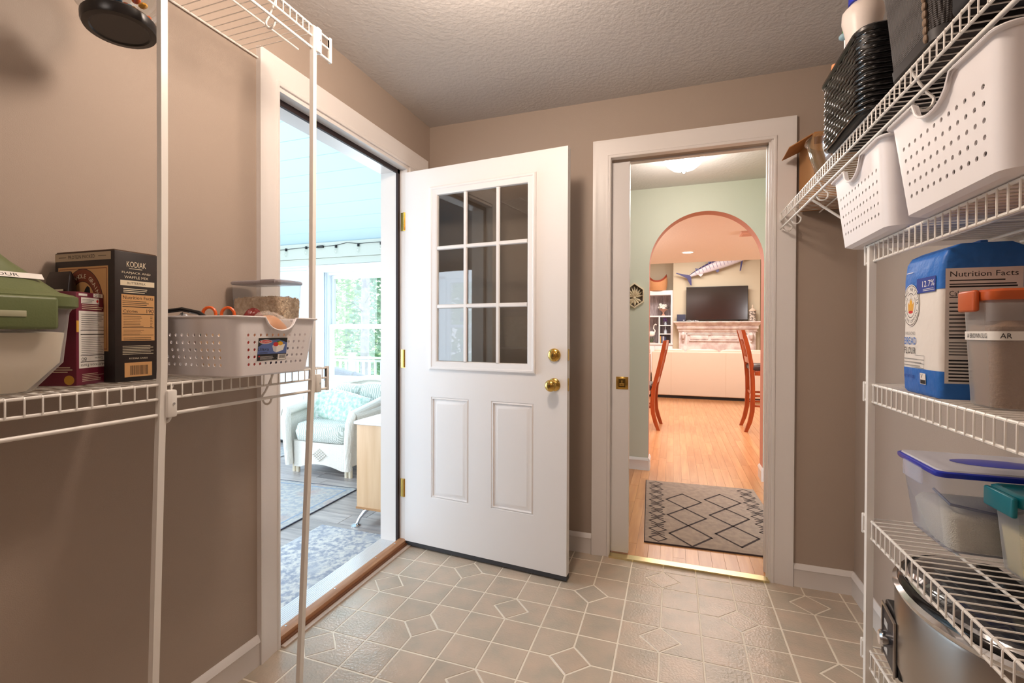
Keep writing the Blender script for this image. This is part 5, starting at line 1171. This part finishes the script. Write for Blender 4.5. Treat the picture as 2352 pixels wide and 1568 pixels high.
dp = thing('dark_pouch', 'dark brown pouch showing between the green lid and the brown carton', 'bag', (-1.325, .668, zD), .05)
MB().loft([(0, .040, .012, .008), (.18, .042, .012, .008), (.235, .040, .006, .004), (.250, .034, .0015, .001)], 3).build('pouch', mat('dark_pouch_film', (40, 26, 24), .35), dp); 
pr = Print((-.042, -.0125, 0), (1, 0, 0), (0, 0, 1)); pr.lines(.045, .195, .03, .02, 2, CRM, 1, .4); pr.build('pouch_print', dp)

# ================================================================ GREEN LIDDED TUB
OLV = mat('olive_green_lid', (98, 108, 66), .45, bump=(260, .06)); FLR = mat('white_flour', (240, 228, 206), .9)
gt = thing('flour_tub', 'clear tub of white flour with an olive green clip lid at the left edge', 'container', (-1.232, .325, zD))
MB().loft([(0, .105, .205, .03), (.004, .112, .212, .035), (.055, .130, .248, .035), (.150, .136, .255, .035), (.160, .140, .259, .035)], 6, cap1=False).build('tub_body', FROST2, gt, angle=50)
MB().loft([(.003, .104, .204, .03), (.055, .126, .243, .032), (.112, .130, .249, .033), (.116, .10, .22, .03)], 6).build('flour', FLR, gt, angle=50)
MB().loft([(.158, .142, .262, .04), (.162, .147, .268, .045), (.180, .147, .268, .045), (.184, .142, .263, .045), (.186, .136, .257, .045), (.190, .128, .249, .05), (.244, .085, .190, .03), (.262, .075, .175, .03), (.267, .070, .168, .03), (.267, .058, .155, .025), (.261, .055, .152, .025)], 6).build('lid', OLV, gt, angle=35)
for yy, w in ((.085, .11), (-.16, .09)):
    c = MB().rbox((.142, yy - w, .118), (.154, yy + w * 1.2, .178), .006, 3).build('clip', OLV, gt)
    MB().rbox((.153, yy + .03, .140), (.1555, yy + .085, .151), .001).build('clip_slot', mat('pale_slot', (170, 168, 140), .5), c)
MB().rbox((-.03, .262, .15), (.03, .275, .176), .005).build('clip', OLV, gt)
nrm = Vector((.050, 0, .043)).normalized()
pr = Print((.1125, -.085, .2115), (0, 1, 0), Vector((-.043, 0, .054))); pr.rect(0, 0, .30, .013, WPAP, 1); pr.text('WHITE FLOUR', .218, .0065, .0075, INK, 2, w=.095); pr.build('name_label', gt)

# ================================================================ HANGING JAR
jr = thing('hanging_jar', 'upturned round glass jar with a black lid hanging below the top left shelf', 'jar', (-1.190, .712, 1.865)); jr.rotation_euler = (.0, -.10, 0)
MB().lathe([(0, .004), (.052, .003), (.055, 0), (.066, .001), (.069, .008), (.069, .022), (.064, .028)], 36).build('black_lid', mat('gloss_black_lid', (26, 22, 22), .28), jr, angle=30)
MB().lathe([(.058, .027), (.060, .034), (.078, .052), (.092, .085), (.094, .115), (.080, .155), (.05, .178), (0, .185)], 36, cap=False).build('glass_globe', glass('jar_glass', (.9, .93, .95), 1.6), jr, angle=60)
random.seed(4)
for k in range(26):
    c = [(240, 170, 60), (70, 120, 150), (226, 110, 50), (240, 220, 120)][k % 4]; r = .052 * math.sqrt(random.random()); a = random.random() * 6.28
    MB().ell((r * math.cos(a), r * math.sin(a), .040 + random.random() * .035), (.011, .008, .006), 8, 5).build('sweet', mat('sweet_%d' % (k % 4), c, .3), jr)
MB().tube([(0, 0, .18), (-.02, 0, .262)], .003, 6).build('hanging_wire', CHROME, jr)

# ================================================================ RIGHT SHELVES: FLOUR BAG
z3 = 1.0615; FBLU = mat('flour_bag_blue', (38, 110, 196), .45, bump=(28, .5)); FDB = mat('flour_bag_deep_blue', (34, 60, 150), .5); FWH = mat('flour_bag_white', (236, 228, 220), .5, bump=(24, .3)); GOLD = mat('wheat_gold', (222, 164, 70), .6)
fb = thing('flour_bag', 'blue and white paper bag of bread flour on the right hand shelf', 'bag', (.540, 1.165, z3))
fx, fy = .068, .074
lv = [(0, fx - .004, fy - .004, .010), (.006, fx, fy, .012), (.06, fx + .002, fy + .001, .012), (.15, fx + .001, fy, .012), (.235, fx, fy, .010), (.268, fx - .004, fy, .008), (.282, fx - .012, fy - .001, .006), (.291, fx - .03, fy - .003, .004), (.292, .004, fy - .006, .002)]
MB().loft(lv, 4).build('paper_bag', FWH, fb, angle=40)
def blue_band(nm, z0, z1):
    L = [l for l in lv if z0 <= l[0] <= z1]; m = MB(); m.loft([(z, a + .0006, b + .0006, r) for z, a, b, r in L], 4, cap0=(z0 == 0), cap1=(z1 > .28)); return m.build(nm, FBLU, fb, angle=40)
lv = sorted(lv + [(.052, fx + .0018, fy + .0008, .012), (.208, fx + .0004, fy, .011)])
blue_band('blue_base', 0, .052); blue_band('blue_top', .208, .30)
MB().rbox((-.006, -fy + .01, .288), (.006, fy - .01, .297), .002).build('top_fold', FBLU, fb)
crs = MB()
pr = Print((-fx - .0028, fy, 0), (0, -1, 0), (0, 0, 1)); W_ = 2 * fy      # front, facing the room (-x); u runs towards the camera
def bagz(z):
    L = [(0, -.004), (.006, 0), (.06, .002), (.15, .001), (.235, 0), (.268, -.004), (.30, -.012)]
    for (a, p), (b, q) in zip(L, L[1:]):
        if a <= z <= b: return p + (q - p) * (z - a) / (b - a)
    return 0
pr.warp = lambda x, y: (lambda d: .0028 - .0009 - bagz(y) - (.0006 if y < .054 or y > .202 else 0) + (0 if d <= 0 else (.012 - math.sqrt(max(0, .012 ** 2 - min(d, .0118) ** 2)))))(max(.012 - x, x - (2 * fy - .012)))
pr.rect(.060, .2045, W_ - .0745, .030, FDB, 1); pr.text('12.7%', .106, .222, .012, WPAP, 3, w=.046); pr.lines(.086, .208, .044, .006, 2, WPAP, 3, .3); pr.lines(.012, .250, .04, .003, 1, WPAP, 3)
pr.disc(.036, .182, .036, .044, FWH, 2); pr.ring(.036, .182, .034, .042, .0014, INK, 3); pr.ring(.036, .182, .020, .026, .0014, INK, 3)
pr.arc('KING ARTHUR', .036, .182, .027, .034, PI * 1.02, -PI * .02, .008, INK, 3); pr.arc('BAKING COMPANY', .036, .182, .027, .034, PI * 1.08, PI * 1.92, .006, INK, 3, inward=True)
pr.poly([(.025, .170), (.047, .170), (.049, .190), (.043, .184), (.041, .194), (.036, .184), (.031, .194), (.029, .184), (.023, .190)], GOLD, 3); pr.poly([(.036, .176), (.041, .186), (.036, .199), (.031, .186)], YEL, 4); pr.disc(.036, .168, .010, .003, RED, 4)
for k in range(5): pr.rect(.027 + k * .0045, .192, .0009, .010 + (.004 if k == 2 else 0), INK, 3)
pr.text('UNBLEACHED', .034, .124, .006, mat('grey_ink', (140, 136, 134), .6), 2, w=.046); pr.text('BREAD', .036, .108, .015, FBLU, 2, w=.050); pr.text('FLOUR', .036, .088, .014, INK, 2, w=.048)
for z in (.0535, .0620, .0700, .0785): pr.rect(.004, z, .092, .0006, INK, 2)
pr.rect(.0955, .0535, .0006, .025, INK, 2); pr.lines(.010, .0565, .075, .020, 3, mat('grey_ink2', (150, 146, 142), .6), 2, .25)
pr.text('NET WT 5 LBS', .034, .034, .006, FDB, 2, w=.045); pr.rect(.080, .022, .022, .022, FWH, 2); pr.rect(.081, .023, .020, .008, INK, 3); pr.text('V', .087, .038, .009, INK, 3)
pr.build('front_print', fb)
pr = Print((-fx, -fy - .0012, 0), (1, 0, 0), (0, 0, 1)); W_ = 2 * fx       # side facing the camera
pr.rect(.006, .030, W_ - .024, .215, FWH, 1); pr.text('Nutrition Facts', .062, .234, .010, INK, 2, w=.098); pr.lines(.012, .214, .098, .014, 2, INK, 2, .3); pr.rect(.012, .209, .098, .003, INK, 2)
pr.text('Calories', .030, .198, .010, INK, 2, w=.036); pr.text('110', .098, .199, .011, INK, 2, w=.022); pr.rect(.012, .190, .098, .002, INK, 2); pr.lines(.012, .120, .045, .066, 9, INK, 2, .3); pr.rect(.012, .114, .098, .003, INK, 2); pr.lines(.012, .083, .060, .028, 5, INK, 2, .3); pr.lines(.012, .034, .098, .044, 7, INK, 2, .45)
pr.build('nutrition_print', fb)

# brown sugar tub
ORL = mat('burnt_orange_lid', (196, 92, 44), .35); BSU = mat('brown_sugar', (150, 118, 92), .95, bump=(200, .4))
bs = thing('brown_sugar_tub', 'clear tub of brown sugar with an orange clip lid in front of the flour bag', 'container', (.565, 1.003, z3))
MB().loft([(0, .072, .036, .014), (.004, .076, .040, .016), (.185, .084, .046, .016)], 6, cap1=False).build('tub_body', FROST2, bs, angle=50)
MB().loft([(.003, .071, .035, .014), (.135, .0785, .0415, .014), (.145, .06, .03, .01)], 6).build('sugar', BSU, bs, angle=50)
MB().loft([(.178, .087, .049, .016), (.182, .089, .051, .018), (.192, .089, .051, .018), (.196, .084, .046, .016), (.196, .076, .038, .014), (.192, .074, .036, .014)], 6).build('lid', ORL, bs, angle=35)
MB().rbox((-.098, -.024, .160), (-.089, .024, .196), .004, 3).build('clip', ORL, bs); MB().rbox((.000, -.062, .158), (.060, -.052, .196), .004, 3).build('clip', ORL, bs)
def band(u, v):
    z = .113 + .0145 * v; k = z / .185; a = .0765 + .008 * k + .0005; b = .0405 + .006 * k + .0005; r = .016; L1, LC = .062, r * PI / 2; d = u * .156
    if d < L1: return (-a, (b - r) - .058 + (L1 - d) - .0 if False else -(b - r) + (L1 - d), z)
    if d < L1 + LC: an = PI + (d - L1) / LC * PI / 2; return (-(a - r) + r * math.cos(an), -(b - r) + r * math.sin(an), z)
    return (-(a - r) + (d - L1 - LC), -b, z)
MB().grid(band, 40, 1).build('name_label', WPAP, bs)
pr = Print((-.0822, .030, .113), (0, -1, 0), (-.045, 0, 1)); pr.text('A BROWN SUG', .032, .0072, .008, INK, 2, w=.054); pr.build('label_print', bs)
pr = Print((-.071, -.0451, .113), (1, 0, 0), (0, -.034, 1)); pr.text('AR', .004, .0072, .008, INK, 2, w=.015); pr.build('label_print', bs)
gy = thing('white_lidded_canister', 'greyish canister with a white lid behind the brown sugar, at the right edge', 'canister', (.700, 1.09, z3))
MB().loft([(0, .055, .09, .02), (.235, .060, .094, .02)], 5).build('canister_body', mat('rosy_grey_plastic', (150, 130, 122), .5), gy); MB().loft([(.236, .062, .096, .02), (.290, .062, .096, .02), (.295, .058, .092, .02)], 5).build('lid', PLAST, gy)

# ================================================================ BLUE AND TEAL TUBS
z4 = .7225; BLU = mat('cobalt_trim', (36, 52, 176), .3); FROSTB = mat('bluish_clear_plastic', (210, 214, 236), .22, trans=.82); RICE = mat('white_rice', (240, 232, 214), .9, bump=(420, .6))
bt = thing('rice_tub', 'clear tub of rice with a blue rimmed lid on the right hand shelf', 'container', (.655, 1.307, z4))
MB().loft([(0, .102, .076, .014), (.004, .108, .081, .016), (.160, .128, .090, .016), (.164, .131, .093, .016)], 6, cap1=False).build('tub_body', FROSTB, bt, angle=50)
MB().loft([(.004, .099, .073, .02), (.070, .108, .079, .02), (.082, .100, .074, .02), (.088, .05, .04, .02)], 6).build('rice', RICE, bt, angle=60)
MB().loft([(.162, .134, .096, .018), (.166, .136, .098, .018), (.172, .136, .098, .018), (.174, .133, .095, .018)], 6).build('lid_trim', BLU, bt, angle=40)
MB().loft([(.1741, .130, .092, .016), (.177, .128, .090, .016)], 6).build('lid', mat('milky_blue_lid', (222, 222, 232), .3, trans=.3), bt)
MB().grid(lambda u, v: (.01 + (.080 * v) * math.cos(2 * PI * u), (.036 * v) * math.sin(2 * PI * u), .1775 + .004 * (1 - v * v)), 32, 4, closeu=True).build('lid_oval', BLU, bt)
for s in (-1,): MB().rbox((-.140, -.04, .130), (-.1345, .045, .166), .002).build('clip', FROSTB, bt)
MB().tube([(-.112, -.03, .12), (-.10, -.07, .10), (-.02, -.083, .09), (.06, -.085, .12)], .003, 6).build('scoop_handle', mat('grey_scoop', (120, 124, 142), .4), bt)
TEAL = mat('teal_lid', (16, 120, 134), .3)
tt_ = thing('grain_tub', 'clear tub of pale yellow grain with a teal clip lid at the right edge', 'container', (.700, 1.155, z4))
MB().loft([(0, .080, .034, .014), (.004, .085, .038, .016), (.145, .096, .046, .016)], 6, cap1=False).build('tub_body', FROST2, tt_, angle=50)
MB().loft([(.004, .080, .034, .014), (.085, .088, .039, .014), (.092, .06, .02, .01)], 6).build('grain', mat('pale_yellow_grain', (222, 204, 150), .9, bump=(400, .5)), tt_, angle=60)
MB().loft([(.140, .099, .049, .018), (.144, .102, .051, .02), (.160, .102, .051, .02), (.163, .097, .046, .018), (.163, .09, .04, .016), (.159, .088, .038, .016)], 6).build('lid', TEAL, tt_, angle=35)
MB().rbox((-.112, -.046, .122), (-.102, .040, .160), .004, 3).build('clip', TEAL, tt_); MB().rbox((-.02, -.061, .122), (.06, -.0515, .160), .004, 3).build('clip', TEAL, tt_)

# ================================================================ SLOW COOKER
z5 = .4000
cp = thing('slow_cooker', 'oval steel slow cooker with a glass lid on the lowest right hand shelf', 'slow cooker', (.620, 1.205, z5), .0)
CA, CB_ = .152, .222
def oval(mb, prof, n=48):
    def fn(u, v):
        i = v * (len(prof) - 1); k = min(int(i), len(prof) - 2); f = i - k; s = prof[k][0] + (prof[k + 1][0] - prof[k][0]) * f; z = prof[k][1] + (prof[k + 1][1] - prof[k][1]) * f; a = 2 * PI * u
        return ((CA + s) * math.cos(a), (CB_ + s) * math.sin(a), z)
    return mb.grid(fn, n, len(prof) - 1, closeu=True)
m = oval(MB(), [(-.14, .012), (-.02, .012), (-.008, .02), (0, .05), (0, .205), (-.002, .212)]); m.build('steel_body', STEEL, cp, angle=40)
oval(MB(), [(-.002, .210), (.004, .216), (.005, .224), (-.004, .230)]).build('steel_rim', CHROME, cp, angle=50)
oval(MB(), [(-.004, .226), (-.006, .238), (-.014, .243), (-.020, .236)]).build('crock_rim', mat('black_ceramic', (16, 15, 17), .15), cp, angle=50)
oval(MB(), [(-.018, .240), (-.024, .246), (-.026, .240)]).build('lid_seal', CHROME, cp, angle=50)
oval(MB(), [(-.024, .243), (-.032, .250), (-.060, .262), (-.10, .270), (-.147, .273)]).build('glass_lid', mat('smoked_glass_lid', (44, 46, 52), .06, spec=.8, coat=.6), cp, angle=60)
MB().loft([(.272, .012, .02, .01), (.285, .010, .018, .01), (.290, .018, .05, .012), (.300, .017, .048, .012)], 5).build('lid_knob', BLACK, cp)
for yy in (-.10, .09): MB().lathe([(0, .266), (.006, .266), (.006, .2705), (0, .2715)], 10, (-.03, yy, -.003)).build('lid_rivet', CHROME, cp)
for s in (-1, 1):
    MB().loft([(.165, .030, .014, .01, 0, s * (CB_ + .008)), (.175, .042, .026, .012, 0, s * (CB_ + .016)), (.195, .042, .026, .012, 0, s * (CB_ + .016)), (.203, .034, .016, .01, 0, s * (CB_ + .008))], 4).build('side_handle', BLACK, cp)
for sx, sy in ((-1, -1), (1, -1), (1, 1), (-1, 1)): MB().lathe([(0, .0), (.014, 0), (.016, .016), (0, .016)], 10, (sx * .085, sy * .12, 0)).build('foot', BLACK, cp)
T = Matrix.Translation((-.122, .105, -.048)) @ Matrix.Rotation(PI - .12, 4, 'Z')
MB().at(T).rbox((-.022, -.058, .058), (.016, .058, .188), .006, 3).build('panel_housing', BLACK, cp)
MB().at(T).rbox((.016, -.050, .060), (.021, .050, .180), .003).build('control_panel', mat('dark_graphite_panel', (58, 56, 60), .4), cp)
MB().at(T).box((.0205, -.052, .058), (.024, -.046, .184)).box((.0205, .046, .058), (.024, .052, .184)).box((.0205, -.046, .178), (.024, .046, .184)).build('panel_trim', STEEL, cp)
MB().at(T).lathe([(.016, .021), (.018, .040), (.014, .044), (0, .044)], 20, (0, .018, .128), 'X').build('dial', CHROME, cp)
for k in range(3): MB().at(T).box((.0212, -.035, .075 + k * .03), (.0218, -.008, .09 + k * .03)).build('panel_marking', mat('pale_marking', (200, 198, 196), .5), cp)

# ================================================================ TOP RIGHT SHELF
z1 = 1.7425; PATENT = mat('glossy_black_plastic', (22, 20, 20), .16, spec=.8)
wb_ = thing('woven_bag', 'glossy black woven plastic basket on the top right shelf', 'basket', (.590, 1.558, z1))
BX, BY, BH = .150, .160, .205
MB().loft([(0, BX - .010, BY - .010, .03), (.01, BX - .004, BY - .004, .03), (BH - .004, BX + .002, BY + .002, .03)], 5, cap1=False).build('basket_lining', mat('black_lining', (14, 13, 13), .5), wb_, angle=50)
m = MB(); per = []
for q_, (sx, sy) in enumerate(((1, 1), (-1, 1), (-1, -1), (1, -1))):
    r = .035
    for k in range(7): an = (q_ + k / 6) * PI / 2; per.append((sx * (BX - r) + r * math.cos(an), sy * (BY - r) + r * math.sin(an)))
den = []
for i in range(len(per)):
    a, b = Vector(per[i]), Vector(per[(i + 1) % len(per)]); n = max(1, int((b - a).length / .014))
    for k in range(n): den.append(a.lerp(b, k / n))
rows = 15
for j in range(rows):
    z = .010 + (BH - .018) * j / (rows - 1); pts = []
    for i, p in enumerate(den):
        o = 1.0 + .007 * math.sin(i * 2.1 + j * PI) + .003 * math.sin(i * .9 + j); pts.append((p.x * o, p.y * o, z + .0016 * math.sin(i * .35 + j * 1.3)))
    m.tube(pts, [.0058 + .0008 * math.sin(i * 2.1 + j * PI) for i in range(len(pts))], 6, closed=True)
m.build('woven_strand', PATENT, wb_, kind='stuff', angle=70)
m = MB().tube([(p.x * 1.02, p.y * 1.02, BH) for p in den], .009, 8, closed=True); m.build('rim', PATENT, wb_)
gb_ = thing('dark_woven_basket', 'tall dark grey fine woven basket on the top right shelf', 'basket', (.605, 1.190, z1))
DGW = wicker('dark_grey_weave', (74, 68, 66), 190)
MB().loft([(0, .138, .090, .03), (.01, .146, .098, .03), (.40, .178, .128, .04)], 6, cap1=False).build('basket_body', DGW, gb_, angle=50)
rp = MB()
for s in (-1,):
    for k in range(26): z = .012 + k * .015; e = .146 + .032 * z / .4; rp.ell((-e - .002, -(.070 + .03 * z / .4), z), (.004, .006, .0095), 7, 5)
rp.build('rope_seam', mat('tan_rope', (120, 98, 78), .7), gb_, kind='stuff')
rb = MB().loft([(.002, .147, .099, .03), (.022, .149, .101, .03)], 6); rb.build('base_band', mat('dark_base_band', (44, 40, 40), .5), gb_)
bk2 = thing('black_case', 'matte black case at the top right corner beside the dark grey basket', 'case', (.612, .945, z1)); MB().rbox((-.150, -.125, 0), (.150, .105, .36), .012, 3).build('case_body', mat('black_fabric', (24, 22, 26), .8), bk2); MB().rbox((-.152, -.12, .17), (.152, .10, .176), .002).build('zip', mat('zip_grey', (60, 58, 62), .5), bk2)
ws = thing('white_jug', 'white plastic jug with a blue cap standing in the black woven basket', 'bottle', (.505, 1.600, z1 + .006))
MB().lathe([(0, 0), (.034, 0), (.036, .02), (.034, .20), (.035, .26), (.041, .295), (.050, .335), (.049, .360), (.030, .380), (0, .385)], 20).build('jug_body', mat('white_jug_plastic', (230, 216, 206), .4), ws, angle=50)
MB().lathe([(0, .383), (.034, .383), (.034, .425), (0, .425)], 16).build('cap', BLU, ws)
for i_, (nm_, lb_, x_, y_, r_, c_) in enumerate((('dark_packet', 'dark packet seen through the holes of the nearest right basket', .53, .93, (.07, .055, .055), (54, 46, 44)), ('orange_packet', 'orange packet at the near end of the nearest right basket', .66, .90, (.05, .035, .05), (206, 92, 50)), ('olive_packet', 'olive packet low in the far side of the nearest right basket', .53, 1.055, (.07, .055, .055), (88, 84, 60)), ('brown_packet', 'brown packet seen through the holes of the far right basket', .53, 1.30, (.07, .06, .055), (96, 74, 60)), ('grey_packet', 'grey packet at the far end of the far right basket', .53, 1.43, (.07, .055, .055), (120, 112, 106)))):
    packet(nm_, lb_, (x_, y_, zD2 + .004), r_, mat(nm_ + '_film', c_, .5), 30 + i_, .05)
sb_ = thing('dish_brush', 'green and pale blue brush head poking up beside the white jug', 'brush', (.482, 1.662, z1 + .006))
MB().tube([(0, 0, 0), (0, 0, .32)], .004, 8).build('handle', PLAST, sb_); MB().ell((0, 0, .328), (.018, .014, .011)).build('brush_head', mat('pale_blue_bristle', (140, 168, 178), .6), sb_); MB().ell((.004, 0, .343), (.013, .011, .009)).build('green_pad', mat('leaf_green_pad', (62, 130, 60), .7), sb_)
oc_ = thing('orange_stick', 'slim peach orange stick rising from the far end of the black woven basket', 'stick', (.463, 1.690, z1 + .006)); MB().lathe([(0, 0), (.010, 0), (.011, .24), (.009, .262), (0, .266)], 14).build('stick_body', mat('peach_orange', (226, 148, 96), .5), oc_)
gbw = thing('glass_bowl', 'clear glass mixing bowl at the far end of the top right shelf', 'bowl', (.610, 2.060, z1))
prof = [(0, .004), (.04, .004), (.075, .02), (.105, .06), (.125, .12), (.132, .165), (.140, .170), (.138, .175), (.127, .170), (.120, .12), (.100, .064), (.072, .026), (.04, .010), (0, .010)]
MB().lathe(prof, 36, cap=False).build('bowl_body', glass('bowl_glass', (.93, .96, .98), 1.8), gbw, angle=60)
cbx = thing('cardboard_box', 'open brown cardboard box in the corner of the top right shelf', 'box', (.655, 2.350, z1)); CARD = mat('brown_cardboard', (176, 124, 74), .8, bump=(90, .1))
m = MB(); t_ = .004
m.box((-.115, -.12, 0), (.115, .12, t_)).box((-.115, -.12, t_), (-.111, .12, .27)).box((.111, -.12, t_), (.115, .12, .27)).box((-.111, -.12, t_), (.111, -.116, .27)).box((-.111, .116, t_), (.111, .12, .27)); m.build('carton', CARD, cbx)
MB().raw([(-.115, -.10, .27), (-.115, .11, .27), (-.19, .10, .235), (-.20, -.09, .225), (-.115, -.10, .274), (-.115, .11, .274), (-.19, .10, .239), (-.20, -.09, .229)], [(0, 1, 2, 3), (7, 6, 5, 4), (0, 4, 5, 1), (1, 5, 6, 2), (2, 6, 7, 3), (3, 7, 4, 0)]).build('flap', CARD, cbx)
MB().box((-.1155, -.1205, .22), (.1, -.1202, .25)).build('tape_strip', mat('dark_tape', (130, 84, 44), .5), cbx)
rs = thing('red_packet_flat', 'flat red and white packet lying on the far end of the top right shelf', 'packet', (.60, 1.86, z1)) if False else None
